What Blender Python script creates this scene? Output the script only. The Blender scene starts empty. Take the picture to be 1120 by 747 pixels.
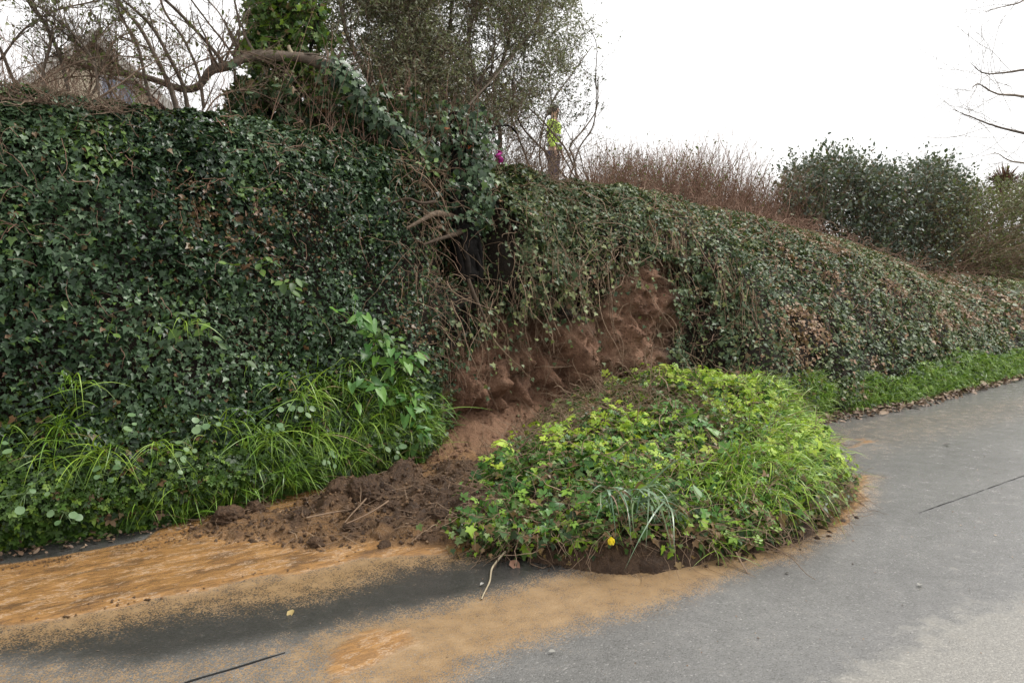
import bpy, math, random
import numpy as np
from mathutils import Matrix, Vector
R = np.random.default_rng(7); random.seed(7)
S = bpy.context.scene
COL = S.collection

# ------------------------------------------------------------------ camera
TH = math.radians(54.55); PT = math.radians(5.54); H = 1.6; FPX = 871.0
cf = np.array([math.cos(TH)*math.cos(PT), math.sin(TH)*math.cos(PT), -math.sin(PT)])
cr = np.array([math.sin(TH), -math.cos(TH), 0.0]); cu = np.cross(cr, cf)
cam = bpy.data.objects.new('camera', bpy.data.cameras.new('camera')); COL.objects.link(cam)
cam.data.lens = 28; cam.data.sensor_width = 36; cam.data.clip_end = 3000; cam.data.clip_start = 0.05
M = Matrix.Identity(4)
for i in range(3):
    M[i][0] = cr[i]; M[i][1] = cu[i]; M[i][2] = -cf[i]
M[2][3] = H
cam.matrix_world = M
S.camera = cam

# ------------------------------------------------------------------ world, sun, exposure
SUN_EL = math.radians(54); SUN_AZ = math.radians(-18)      # azimuth measured from +X (down the lane)
w = bpy.data.worlds.new("World"); S.world = w; w.use_nodes = True
nt = w.node_tree; nt.nodes.clear()
sky = nt.nodes.new('ShaderNodeTexSky'); sky.sky_type = 'NISHITA'; sky.sun_disc = False
sky.sun_elevation = SUN_EL; sky.sun_rotation = math.pi/2 - SUN_AZ; sky.dust_density = 4; sky.air_density = 1.0
hs = nt.nodes.new('ShaderNodeHueSaturation'); hs.inputs['Saturation'].default_value = 0.15
mx = nt.nodes.new('ShaderNodeMix'); mx.data_type = 'RGBA'; mx.inputs[0].default_value = 0.72
mx.inputs[7].default_value = (11.6, 11.5, 11.4, 1)          # the closed cloud layer
bg = nt.nodes.new('ShaderNodeBackground'); bg.inputs['Strength'].default_value = 0.078
wo = nt.nodes.new('ShaderNodeOutputWorld')
nt.links.new(sky.outputs[0], hs.inputs['Color']); nt.links.new(hs.outputs[0], mx.inputs[6])
nt.links.new(mx.outputs[2], bg.inputs[0]); nt.links.new(bg.outputs[0], wo.inputs[0])
sd = bpy.data.lights.new('sun', 'SUN'); sd.energy = 1.5; sd.angle = math.radians(10); sd.color = (1, 0.96, 0.9)
so = bpy.data.objects.new('sun', sd); COL.objects.link(so)
sdir = Vector((math.cos(SUN_EL)*math.cos(SUN_AZ), math.cos(SUN_EL)*math.sin(SUN_AZ), math.sin(SUN_EL)))
so.rotation_euler = sdir.to_track_quat('Z', 'Y').to_euler()
S.view_settings.view_transform = 'Standard'; S.view_settings.look = 'None'
S.view_settings.exposure = 0.95; S.view_settings.gamma = 1
S.cycles.max_bounces = 6; S.cycles.transmission_bounces = 3

# ------------------------------------------------------------------ helpers
def nrm(a): return a/np.maximum(np.linalg.norm(a, axis=-1, keepdims=True), 1e-9)
def at(px, py, Y):                                   # a point on the vertical plane y = Y
    d = cf*FPX + cr*(px-560) - cu*(py-373.5); return np.array([0, 0, H]) + d*(Y/d[1])
def gnd(px, py, z=0.0):
    d = cf*FPX + cr*(px-560) - cu*(py-373.5); return np.array([0, 0, H]) + d*((z-H)/d[2])
def proj(P):
    q = P-np.array([0, 0, H]); dp = np.maximum(q@cf, 0.05)
    return np.stack([560+FPX*(q@cr)/dp, 373.5-FPX*(q@cu)/dp], -1)
def _h(i, j, k, s):
    n = (i*374761393 + j*668265263 + k*2147483647 + s*1274126177) & 0xffffffff
    n = ((n ^ (n >> 13))*1274126177) & 0xffffffff
    return ((n ^ (n >> 16)) & 0xffff)/65535.0
def vnoise(P, sc, s=0):
    P = np.asarray(P, float)*sc + 1000.3; I = np.floor(P).astype(np.int64); f = P-I; f = f*f*(3-2*f)
    o = 0
    for a in (0, 1):
        for b in (0, 1):
            for c in (0, 1):
                wt = (f[..., 0] if a else 1-f[..., 0])*(f[..., 1] if b else 1-f[..., 1])*(f[..., 2] if c else 1-f[..., 2])
                o = o + wt*_h(I[..., 0]+a, I[..., 1]+b, I[..., 2]+c, s)
    return o
def fbm(P, sc, s=0, n=4):
    o = 0; a = .5; t = 0
    for i in range(n): o = o+a*vnoise(P, sc*2**i, s+i*17); t += a; a *= .5
    return o/t
def sst(a, b, x): t = np.clip((x-a)/(b-a), 0, 1); return t*t*(3-2*t)
def sdist(pts, poly):                                # signed distance, + inside
    p = pts[..., :2]; n = len(poly); d = np.full(p.shape[:-1], 1e9); ins = np.zeros(p.shape[:-1], bool)
    for i in range(n):
        a = np.array(poly[i][:2], float); b = np.array(poly[(i+1) % n][:2], float); e = b-a; q = p-a
        t = np.clip((q@e)/max(e@e, 1e-12), 0, 1)[..., None]; d = np.minimum(d, np.linalg.norm(q-e*t, axis=-1))
        c = (a[1] > p[..., 1]) != (b[1] > p[..., 1])
        with np.errstate(divide='ignore', invalid='ignore'):
            xx = (b[0]-a[0])*(p[..., 1]-a[1])/(b[1]-a[1]+1e-12)+a[0]
        ins ^= c & (p[..., 0] < xx)
    return np.where(ins, d, -d)
def gpoly(px): return [tuple(gnd(x, y)[:2]) for x, y in px]

class Buf:
    def __init__(s): s.v = []; s.f = []; s.a = []; s.n = 0
    def add(s, v, f, a):                             # a: (n,3) attribute
        s.v.append(v.reshape(-1, 3)); s.f.append(f.reshape(-1, 3)+s.n); s.a.append(np.broadcast_to(a, (v.reshape(-1, 3).shape[0], 3)))
        s.n += v.reshape(-1, 3).shape[0]
    def leaves(s, tpl, P, N, U, size, att):
        # tpl=(verts,faces); leaf plane normal N, tip direction U
        tv, tf = tpl; n = len(P); U = nrm(U - N*(U*N).sum(-1, keepdims=True)); X = np.cross(U, N)
        size = np.broadcast_to(size, (n,))
        V = P[:, None]+size[:, None, None]*(tv[None, :, 0:1]*X[:, None]+tv[None, :, 1:2]*U[:, None]+tv[None, :, 2:3]*N[:, None])
        Fc = tf[None]+(np.arange(n)*len(tv))[:, None, None]
        s.add(V, Fc, np.repeat(att, len(tv), 0))
    def tubes(s, paths, rad, sides=4, att=None):
        N, K = paths.shape[:2]; rad = np.broadcast_to(rad, (N, K)) if np.ndim(rad) < 2 else rad
        t = nrm(np.gradient(paths, axis=1)); ref = nrm(R.normal(size=(N, 1, 3)))
        mean = nrm(paths[:, -1:]-paths[:, :1]); ref = nrm(ref-mean*(ref*mean).sum(-1, keepdims=True))
        a = nrm(np.cross(t, np.broadcast_to(ref, t.shape))); b = np.cross(t, a)
        an = np.arange(sides)*2*math.pi/sides
        V = paths[:, :, None]+rad[:, :, None, None]*(a[:, :, None]*np.cos(an)[None, None, :, None]+b[:, :, None]*np.sin(an)[None, None, :, None])
        k = np.arange(K-1)[:, None]; j = np.arange(sides)[None]; j2 = (j+1) % sides
        q = np.stack([np.stack([k*sides+j, k*sides+j2, (k+1)*sides+j2], -1), np.stack([k*sides+j, (k+1)*sides+j2, (k+1)*sides+j], -1)], 2).reshape(-1, 3)
        Fc = q[None]+(np.arange(N)*K*sides)[:, None, None]
        if att is None: att = np.stack([R.random(N), R.random(N), np.zeros(N)], -1)
        s.add(V, Fc, np.repeat(att, K*sides, 0))
    def blades(s, base, d0, L, W, droop, att, K=6, side=None):
        n = len(base); t = np.linspace(0, 1, K)[None, :, None]; L = np.broadcast_to(L, (n,))[:, None, None]
        P = base[:, None]+L*(t*d0[:, None]+np.array([0, 0, -1.])*np.broadcast_to(droop, (n,))[:, None, None]*t**2.2+.28*t**1.8*R.normal(size=(n, 1, 3))*np.array([1, .5, .6]))
        if side is None: side = nrm(np.cross(d0, np.array([0, 0, 1.]))+.35*R.normal(size=(n, 3)))
        wd = np.broadcast_to(W, (n,))[:, None, None]*np.clip(1.15-t**1.6*1.15+.02, 0, .9)*.5
        V = np.stack([P-wd*side[:, None], P+wd*side[:, None]], 2)
        k = np.arange(K-1); q = np.concatenate([np.stack([2*k, 2*k+1, 2*k+3], -1), np.stack([2*k, 2*k+3, 2*k+2], -1)])
        Fc = q[None]+(np.arange(n)*2*K)[:, None, None]
        s.add(V, Fc, np.repeat(att, 2*K, 0))
    def grid(s, V, att):
        a, b = V.shape[:2]; i = np.arange(a-1)[:, None]; j = np.arange(b-1)[None]
        q = np.stack([np.stack([i*b+j, (i+1)*b+j, (i+1)*b+j+1], -1), np.stack([i*b+j, (i+1)*b+j+1, i*b+j+1], -1)], 2)
        s.add(V, q, att.reshape(-1, 3))
    def build(s, name, mat, parent=None, smooth=False, **props):
        v = np.concatenate(s.v).astype(np.float32); f = np.concatenate(s.f).astype(np.int32); a = np.concatenate(s.a).astype(np.float32)
        me = bpy.data.meshes.new(name); me.vertices.add(len(v)); me.vertices.foreach_set('co', v.ravel())
        me.loops.add(f.size); me.loops.foreach_set('vertex_index', f.ravel())
        me.polygons.add(len(f)); me.polygons.foreach_set('loop_start', np.arange(0, f.size, 3, dtype=np.int32))
        me.update(calc_edges=True)
        at_ = me.attributes.new('lv', 'FLOAT_VECTOR', 'POINT'); at_.data.foreach_set('vector', a.ravel())
        if smooth: me.polygons.foreach_set('use_smooth', np.ones(len(f), bool))
        me.materials.append(mat)
        o = bpy.data.objects.new(name, me); COL.objects.link(o)
        if parent is not None: o.parent = parent
        for k, x in props.items(): o[k] = x
        return o
def empty(name, loc, label, cat, group=None, rz=0):
    o = bpy.data.objects.new(name, None); COL.objects.link(o); o.location = loc; o.rotation_euler[2] = rz
    o.empty_display_size = .1; o['label'] = label; o['category'] = cat
    if group: o['group'] = group
    return o
def wparent(o, root):                                # o's mesh is in world coordinates: keep it there under a moved root
    o.parent = root; o.matrix_parent_inverse = Matrix.Translation(-Vector(root.location)); return o
def att(n, patch=None, dead=None):
    return np.stack([R.random(n), patch if patch is not None else np.zeros(n), dead if dead is not None else np.zeros(n)], -1)

# leaf templates -----------------------------------------------------
def fan(outline, c, zf=.18, dr=.12):
    o = np.array(outline, float); v = np.zeros((len(o)+1, 3)); v[0, :2] = c; v[1:, :2] = o
    v[:, 2] = zf*np.abs(v[:, 0])-dr*v[:, 1]**2; n = len(o)
    f = np.array([[0, 1+i, 1+(i+1) % n] for i in range(n)]); return v, f
IVY = fan([(0, -.02), (.26, -.16), (.55, .22), (.27, .36), (0, .95), (-.27, .36), (-.55, .22), (-.26, -.16)], (0, .25))
IVYB = fan([(0, .02), (.2, -.14), (.4, -.02), (.36, .14), (.62, .36), (.27, .46), (.16, .72), (0, 1.0), (-.16, .72), (-.27, .46), (-.62, .36), (-.36, .14), (-.4, -.02), (-.2, -.14)], (0, .3))
IVYL = (np.array([(0, -.1, 0), (.5, .2, .09), (0, .95, -.1), (-.5, .2, .09), (0, .25, -.02)]), np.array([[0, 1, 4], [1, 2, 4], [2, 3, 4], [3, 0, 4]]))
LAN = (np.array([(0, 0, 0), (.17, .45, .05), (0, 1, -.1), (-.17, .45, .05), (0, .45, -.02)]), np.array([[0, 1, 4], [1, 2, 4], [2, 3, 4], [3, 0, 4]]))
OVA = (np.array([(0, 0, 0), (.28, .3, .05), (.25, .65, .03), (0, 1, -.1), (-.25, .65, .03), (-.28, .3, .05), (0, .5, -.03)]), np.array([[0, 1, 6], [1, 2, 6], [2, 3, 6], [3, 4, 6], [4, 5, 6], [5, 0, 6]]))
RND = fan([(math.sin(a)*.5, .5-math.cos(a)*.5) for a in np.linspace(.25, 2*math.pi-.25, 9)], (0, .45), .1, 0)
ARR = fan([(0, .08), (.2, -.16), (.32, -.2), (.36, .05), (.33, .3), (.2, .65), (0, 1.05), (-.2, .65), (-.33, .3), (-.36, .05), (-.32, -.2), (-.2, -.16)], (0, .3), .16, .22)
def compound(base, subs):
    V = []; Fc = []; n = 0
    for (ox, oy, ang, sc) in subs:
        v = base[0].copy()*sc; c, s_ = math.cos(ang), math.sin(ang)
        V.append(np.stack([v[:, 0]*c+v[:, 1]*s_+ox, -v[:, 0]*s_+v[:, 1]*c+oy, v[:, 2]], -1)); Fc.append(base[1]+n); n += len(v)
    return np.concatenate(V), np.concatenate(Fc)
HERB = compound(OVA, [(0, .3, 0, .75), (.05, .25, 1.0, .62), (-.05, .25, -1.0, .62), (.02, .02, 1.5, .4), (-.02, .02, -1.5, .4)])

# ------------------------------------------------------------------ materials
def newmat(name):
    m = bpy.data.materials.new(name); m.use_nodes = True; t = m.node_tree; t.nodes.clear()
    o = t.nodes.new('ShaderNodeOutputMaterial'); b = t.nodes.new('ShaderNodeBsdfPrincipled'); t.links.new(b.outputs[0], o.inputs[0])
    return m, t, b, o
def ramp(t, cols, interp='LINEAR'):
    r = t.nodes.new('ShaderNodeValToRGB'); r.color_ramp.interpolation = interp; e = r.color_ramp.elements
    while len(e) < len(cols): e.new(.5)
    for i, c in enumerate(cols):
        if len(c) == 4: e[i].position = c[3]
        else: e[i].position = i/(len(cols)-1)
        e[i].color = (*c[:3], 1)
    return r
def mixc(t, a, b, fac):
    m = t.nodes.new('ShaderNodeMix'); m.data_type = 'RGBA'
    for i, x in ((6, a), (7, b), (0, fac)):
        if isinstance(x, (tuple, list)): m.inputs[i].default_value = (*x[:3], 1)
        elif isinstance(x, (int, float)): m.inputs[i].default_value = x
        else: t.links.new(x, m.inputs[i])
    return m.outputs[2]
def mth(t, op, a, b=None, clamp=False):
    m = t.nodes.new('ShaderNodeMath'); m.operation = op; m.use_clamp = clamp
    for i, x in ((0, a), (1, b)):
        if x is None: continue
        if isinstance(x, (int, float)): m.inputs[i].default_value = x
        else: t.links.new(x, m.inputs[i])
    return m.outputs[0]
def noise(t, sc, det=4, rough=.55, vec=None):
    n = t.nodes.new('ShaderNodeTexNoise'); n.inputs['Scale'].default_value = sc; n.inputs['Detail'].default_value = det; n.inputs['Roughness'].default_value = rough
    if vec: t.links.new(vec, n.inputs['Vector'])
    return n.outputs[0]
def wpos(t):
    g = t.nodes.new('ShaderNodeNewGeometry'); return g.outputs['Position']
def lvn(t):
    a = t.nodes.new('ShaderNodeAttribute'); a.attribute_name = 'lv'; s = t.nodes.new('ShaderNodeSeparateXYZ')
    t.links.new(a.outputs['Vector'], s.inputs[0]); return s.outputs
def smooth(t, a, b, x):
    m = t.nodes.new('ShaderNodeMapRange'); m.interpolation_type = 'SMOOTHSTEP'; m.inputs[1].default_value = a; m.inputs[2].default_value = b
    t.links.new(x, m.inputs[0]); return m.outputs[0]
def bump(t, h, strength, dist, b):
    n = t.nodes.new('ShaderNodeBump'); n.inputs['Strength'].default_value = strength; n.inputs['Distance'].default_value = dist
    t.links.new(h, n.inputs['Height']); t.links.new(n.outputs[0], b.inputs['Normal'])

def leafmat(name, cols, patch=(.1, .15, .04), dead=(.16, .085, .045), rough=.42, tr=.2, spec=.5):
    m, t, b, o = newmat(name); l = lvn(t); c = ramp(t, cols); t.links.new(l[0], c.inputs[0])
    c1 = mixc(t, c.outputs[0], patch, l[1]); c2 = mixc(t, c1, dead, l[2])
    t.links.new(c2, b.inputs['Base Color']); b.inputs['Roughness'].default_value = rough; b.inputs['Specular IOR Level'].default_value = spec
    if tr > 0:
        tb = t.nodes.new('ShaderNodeBsdfTranslucent'); t.links.new(mixc(t, c2, (.25, .35, .03), .3), tb.inputs[0])
        ms = t.nodes.new('ShaderNodeMixShader'); ms.inputs[0].default_value = tr
        t.links.new(b.outputs[0], ms.inputs[1]); t.links.new(tb.outputs[0], ms.inputs[2]); t.links.new(ms.outputs[0], o.inputs[0])
    return m
def barkmat(name, cols, sc=30, rough=.8):
    m, t, b, o = newmat(name); b.inputs['Specular IOR Level'].default_value = .2; l = lvn(t); p = wpos(t)
    n = noise(t, sc, 5, .6, p); f = mth(t, 'ADD', mth(t, 'MULTIPLY', n, .9), mth(t, 'MULTIPLY', mth(t, 'SUBTRACT', l[0], .5), .5), True)
    c = ramp(t, cols); t.links.new(f, c.inputs[0]); t.links.new(c.outputs[0], b.inputs['Base Color']); b.inputs['Roughness'].default_value = rough
    bump(t, n, .6, .01, b); return m
M_ivyL = leafmat('ivy_leaf_dark', [(.006, .016, .007), (.022, .047, .02), (.055, .098, .046), (.14, .2, .115)], (.1, .17, .035), rough=.38, tr=.1, spec=.27)
M_ivyR = leafmat('ivy_leaf_bank', [(.028, .052, .023), (.06, .094, .042), (.125, .16, .08), (.24, .26, .135)], (.2, .23, .07), (.29, .165, .1), rough=.46, tr=.15, spec=.28)
M_ivyM = leafmat('ivy_leaf_mound', [(.012, .03, .008), (.035, .08, .018), (.09, .16, .04), (.22, .3, .12)], (.23, .36, .03), (.2, .115, .06), rough=.4, tr=.2, spec=.3)
M_herb = leafmat('verge_herb', [(.02, .05, .008), (.04, .09, .012), (.075, .155, .022), (.14, .24, .04)], (.2, .32, .03), rough=.5, tr=.25)
M_lime = leafmat('lime_herb', [(.12, .23, .02), (.24, .39, .025), (.38, .54, .04), (.52, .66, .08)], (.36, .4, .03), rough=.5, tr=.35)
M_grass = leafmat('grass_blade', [(.04, .1, .012), (.1, .21, .02), (.18, .33, .035), (.32, .46, .1)], (.3, .44, .04), (.3, .24, .12), rough=.4, tr=.25)
M_daff = leafmat('daffodil_leaf', [(.06, .13, .07), (.1, .18, .1), (.15, .24, .14), (.2, .28, .17)], rough=.35, tr=.15)
M_broad = leafmat('broad_leaf', [(.02, .07, .012), (.045, .135, .024), (.085, .21, .035), (.15, .3, .07)], (.2, .34, .04), rough=.42, tr=.2, spec=.35)
M_penny = leafmat('pennywort_leaf', [(.09, .17, .07), (.14, .23, .1), (.2, .3, .15)], rough=.45, tr=.15)
M_tree = leafmat('tree_leaf', [(.1, .11, .065), (.16, .165, .105), (.24, .245, .17), (.36, .36, .27)], (.22, .25, .09), (.22, .15, .09), rough=.5, tr=.35, spec=.4)
M_bush = leafmat('bush_leaf', [(.025, .042, .028), (.05, .075, .052), (.1, .13, .1), (.19, .22, .18)], (.14, .17, .06), rough=.42, tr=.15, spec=.5)
M_olive = leafmat('olive_leaf', [(.07, .09, .035), (.11, .13, .05), (.16, .17, .08)], (.18, .22, .05), (.24, .18, .1), rough=.5, tr=.25)
M_litter = leafmat('leaf_litter', [(.07, .04, .025), (.14, .085, .05), (.22, .15, .1), (.3, .22, .15)], rough=.6, tr=0)
M_cord = leafmat('cordyline_leaf', [(.06, .02, .025), (.1, .03, .035), (.15, .05, .05)], rough=.45, tr=.15)
M_bark = barkmat('bark_brown', [(.05, .038, .028), (.14, .11, .085), (.27, .225, .18)])
M_barkd = barkmat('bark_dark', [(.003, .003, .003), (.011, .009, .008), (.035, .028, .023)], 22, .95)
M_twig = barkmat('twig_brown', [(.08, .05, .035), (.17, .12, .085), (.3, .23, .17)], 20)
M_twigr = barkmat('twig_red', [(.15, .085, .06), (.26, .16, .115), (.4, .29, .22)], 12)
M_root = barkmat('root_tan', [(.1, .065, .04), (.22, .15, .1), (.4, .3, .2)], 25, .65)
M_stick = barkmat('stick_pale', [(.2, .16, .1), (.38, .32, .22), (.5, .43, .32)], 30, .6)

def soil_mat():
    m, t, b, o = newmat('earth_soil'); l = lvn(t); p = wpos(t)
    n1 = noise(t, 3.5, 6, .6, p); n2 = noise(t, 38, 5, .65, p); n3 = noise(t, 110, 6, .7, p)
    f = mth(t, 'ADD', mth(t, 'MULTIPLY', n1, .42), mth(t, 'ADD', mth(t, 'MULTIPLY', n2, .33), mth(t, 'MULTIPLY', n3, .25)))
    fresh = ramp(t, [(.045, .02, .011, .32), (.155, .08, .048, .43), (.26, .145, .09, .54), (.42, .28, .19, .68)]); t.links.new(f, fresh.inputs[0])
    hum = ramp(t, [(.006, .004, .003, .3), (.018, .012, .007, .5), (.05, .034, .02, .75)]); t.links.new(f, hum.inputs[0])
    # l[0] fresh subsoil, l[1] dark wet peat, l[2] silt film
    c = mixc(t, hum.outputs[0], fresh.outputs[0], l[0])
    pe = ramp(t, [(.02, .011, .006, .3), (.064, .035, .018, .48), (.135, .078, .042, .6), (.27, .17, .1, .75)]); t.links.new(f, pe.inputs[0])
    c = mixc(t, c, pe.outputs[0], l[1])
    sl = ramp(t, [(.22, .12, .05, .3), (.36, .21, .1, .6), (.46, .3, .16, .8)]); t.links.new(f, sl.inputs[0])
    c = mixc(t, c, sl.outputs[0], l[2]); t.links.new(c, b.inputs['Base Color']); b.inputs['Specular IOR Level'].default_value = .35
    rr = mth(t, 'SUBTRACT', mth(t, 'ADD', mth(t, 'MULTIPLY', n2, .5), .55), mth(t, 'ADD', mth(t, 'MULTIPLY', l[1], .34), mth(t, 'MULTIPLY', l[2], .4)))
    t.links.new(rr, b.inputs['Roughness'])
    bump(t, mth(t, 'ADD', mth(t, 'MULTIPLY', n2, 1.0), mth(t, 'MULTIPLY', n3, .7)), .85, .03, b); return m
M_soil = soil_mat()

def road_mat():
    m, t, b, o = newmat('wet_asphalt'); l = lvn(t); p = wpos(t)   # l: 0 thick silt, 1 thin sand, 2 dryness
    v = t.nodes.new('ShaderNodeTexVoronoi'); v.inputs['Scale'].default_value = 135; t.links.new(p, v.inputs['Vector'])
    vs = t.nodes.new('ShaderNodeSeparateColor'); t.links.new(v.outputs['Color'], vs.inputs[0]); chip = vs.outputs[0]
    v2 = t.nodes.new('ShaderNodeTexVoronoi'); v2.inputs['Scale'].default_value = 190; t.links.new(p, v2.inputs['Vector'])
    v2s = t.nodes.new('ShaderNodeSeparateColor'); t.links.new(v2.outputs['Color'], v2s.inputs[0]); chip2 = v2s.outputs[0]
    fine = noise(t, 170, 3, .7, p); mid = noise(t, 9, 5, .6, p); big = noise(t, 1.1, 4, .55, p)
    stone = ramp(t, [(.12, .117, .112, 0), (.15, .147, .141, .4), (.165, .161, .154, .88), (.2, .195, .187, .98), (.3, .29, .275, 1)]); t.links.new(chip, stone.inputs[0])
    tone = ramp(t, [(.72, .72, .72, .3), (1.1, 1.1, 1.1, .7)]); t.links.new(mth(t, 'ADD', mth(t, 'MULTIPLY', mid, .5), mth(t, 'MULTIPLY', big, .5)), tone.inputs[0])
    mm = t.nodes.new('ShaderNodeMix'); mm.data_type = 'RGBA'; mm.blend_type = 'MULTIPLY'; mm.inputs[0].default_value = 1
    t.links.new(stone.outputs[0], mm.inputs[6]); t.links.new(tone.outputs[0], mm.inputs[7]); wet = mm.outputs[2]
    dryc = ramp(t, [(.165, .157, .142, 0), (.2, .191, .172, .5), (.235, .224, .2, .9), (.3, .285, .255, 1)]); t.links.new(chip, dryc.inputs[0])
    soak = mth(t, 'MULTIPLY', mth(t, 'MULTIPLY', l[2], -1.0, True), .62)
    wet = mixc(t, wet, (.006, .0055, .0045), mth(t, 'MULTIPLY', soak, 1.15))
    dry = smooth(t, .3, .7, mth(t, 'ADD', l[2], mth(t, 'MULTIPLY', mth(t, 'SUBTRACT', mid, .5), .9)))
    c = mixc(t, wet, dryc.outputs[0], dry)
    # sand lies between the chips: the chip height decides where it shows
    sandn = mth(t, 'ADD', l[1], mth(t, 'ADD', mth(t, 'MULTIPLY', mth(t, 'SUBTRACT', chip2, .5), -.7), mth(t, 'MULTIPLY', mth(t, 'SUBTRACT', mid, .5), .7)))
    sand = smooth(t, .3, .85, sandn)
    sc = ramp(t, [(.17, .1, .045, .25), (.28, .175, .082, .5), (.38, .26, .14, .75)]); t.links.new(mth(t, 'ADD', mth(t, 'MULTIPLY', fine, .5), mth(t, 'MULTIPLY', mid, .5)), sc.inputs[0])
    c = mixc(t, c, sc.outputs[0], mth(t, 'MULTIPLY', sand, .9))
    # stretched coordinates: streaks left by the flow run along the lane
    mp = t.nodes.new('ShaderNodeMapping'); mp.inputs['Scale'].default_value = (2.2, 6, 6); mp.inputs['Rotation'].default_value = (0, 0, math.radians(14)); t.links.new(p, mp.inputs[0])
    st = noise(t, 2.0, 8, .68, mp.outputs[0])
    th = smooth(t, .35, .6, mth(t, 'ADD', l[0], mth(t, 'MULTIPLY', mth(t, 'SUBTRACT', st, .5), .9)))
    mp2 = t.nodes.new('ShaderNodeMapping'); mp2.inputs['Scale'].default_value = (4, 16, 16); mp2.inputs['Rotation'].default_value = (0, 0, math.radians(12)); t.links.new(p, mp2.inputs[0])
    st2 = noise(t, 2.6, 8, .75, mp2.outputs[0])
    tc = ramp(t, [(.05, .033, .023, .3), (.13, .07, .035, .38), (.3, .16, .06, .47), (.38, .21, .08, .6), (.6, .46, .32, .74)]); t.links.new(mth(t, 'ADD', mth(t, 'MULTIPLY', st, .5), mth(t, 'ADD', mth(t, 'MULTIPLY', st2, .32), mth(t, 'MULTIPLY', fine, .18))), tc.inputs[0])
    mud = smooth(t, .5, .66, mth(t, 'ADD', noise(t, 1.7, 6, .7, mp.outputs[0]), mth(t, 'MULTIPLY', mid, .05)))
    tcc = mixc(t, tc.outputs[0], (.1, .058, .033), mth(t, 'MULTIPLY', mth(t, 'MULTIPLY', mud, .75), smooth(t, .7, .95, l[0])))
    cr1 = mth(t, 'SUBTRACT', 1.0, smooth(t, .0, .035, mth(t, 'ABSOLUTE', mth(t, 'SUBTRACT', st2, .47))))
    glint = mth(t, 'SUBTRACT', 1.0, smooth(t, .0, .018, mth(t, 'ABSOLUTE', mth(t, 'SUBTRACT', st, .55))))
    tcc = mixc(t, tcc, (.11, .065, .035), mth(t, 'MULTIPLY', cr1, .6)); tcc = mixc(t, tcc, (.62, .5, .38), mth(t, 'MULTIPLY', glint, .5))  # dark creases, then pale veins: reflected glints painted into the silt colour
    peb = noise(t, 55, 5, .75, p); tcc = mixc(t, tcc, (.12, .07, .04), mth(t, 'MULTIPLY', smooth(t, .56, .66, peb), .55))
    c = mixc(t, c, tcc, th); t.links.new(c, b.inputs['Base Color'])
    r = mth(t, 'ADD', mth(t, 'MULTIPLY', dry, .3), mth(t, 'ADD', .04, mth(t, 'MULTIPLY', mid, .32)))
    r = mth(t, 'ADD', r, mth(t, 'MULTIPLY', sand, .15)); r = mth(t, 'SUBTRACT', r, mth(t, 'MULTIPLY', th, .16)); r = mth(t, 'SUBTRACT', r, mth(t, 'MULTIPLY', th, mth(t, 'MULTIPLY', st2, .3)), True); t.links.new(r, b.inputs['Roughness'])
    hgt = mth(t, 'ADD', mth(t, 'MULTIPLY', v.outputs['Distance'], -1.2), mth(t, 'MULTIPLY', v2.outputs['Distance'], -.5))
    hgt = mth(t, 'MULTIPLY', hgt, mth(t, 'SUBTRACT', 1.0, mth(t, 'MULTIPLY', th, .85)))
    hgt = mth(t, 'ADD', hgt, mth(t, 'MULTIPLY', mth(t, 'MULTIPLY', mth(t, 'ADD', st, mth(t, 'SUBTRACT', mth(t, 'ADD', mth(t, 'MULTIPLY', st2, 1.2), mth(t, 'MULTIPLY', peb, .5)), mth(t, 'MULTIPLY', cr1, .25))), th), 7.0))
    bump(t, hgt, .32, .004, b); return m
M_road = road_mat()
def flat(name, col, rough=.6, sc=12, var=.25, emit=None):
    m, t, b, o = newmat(name); p = wpos(t); n = noise(t, sc, 4, .6, p)
    c = ramp(t, [tuple(x*(1-var) for x in col)+(.3,), tuple(min(1, x*(1+var)) for x in col)+(.7,)]); t.links.new(n, c.inputs[0]); t.links.new(c.outputs[0], b.inputs['Base Color'])
    b.inputs['Roughness'].default_value = rough; return m

# ------------------------------------------------------------------ the bank
def I(x, xs, ys): return np.interp(x, xs, ys)
def yb(x): return I(x, [-6, 0, 1.0, 1.8, 3.3, 4.3, 5.5, 7, 9, 12.5, 20, 80], [5.35, 5.28, 5.2, 5.34, 5.68, 5.6, 5.2, 4.9, 4.82, 5.0, 5.2, 5.4])
def yc(x): return I(x, [-6, .3, 1.4, 2.8, 3.8, 5.6, 7.6, 9.7, 80], [5.7, 5.78, 5.85, 6.1, 6.35, 6.7, 7.35, 7.85, 8.3])
def zc(x): return I(x, [-6, 1.4, 2.8, 3.8, 5.6, 7.6, 9.0, 11.1, 13.85, 20, 80], [2.56, 2.52, 2.49, 2.43, 2.34, 2.36, 2.34, 2.05, 1.45, 1.2, 1.15])
def topT(x): return I(x, [3.1, 3.5, 4.0, 4.6, 5.1, 5.5, 5.8, 6.4, 6.7], [.6, .95, 1.25, 1.28, 1.32, 1.58, 1.75, 1.72, 1.2])
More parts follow.
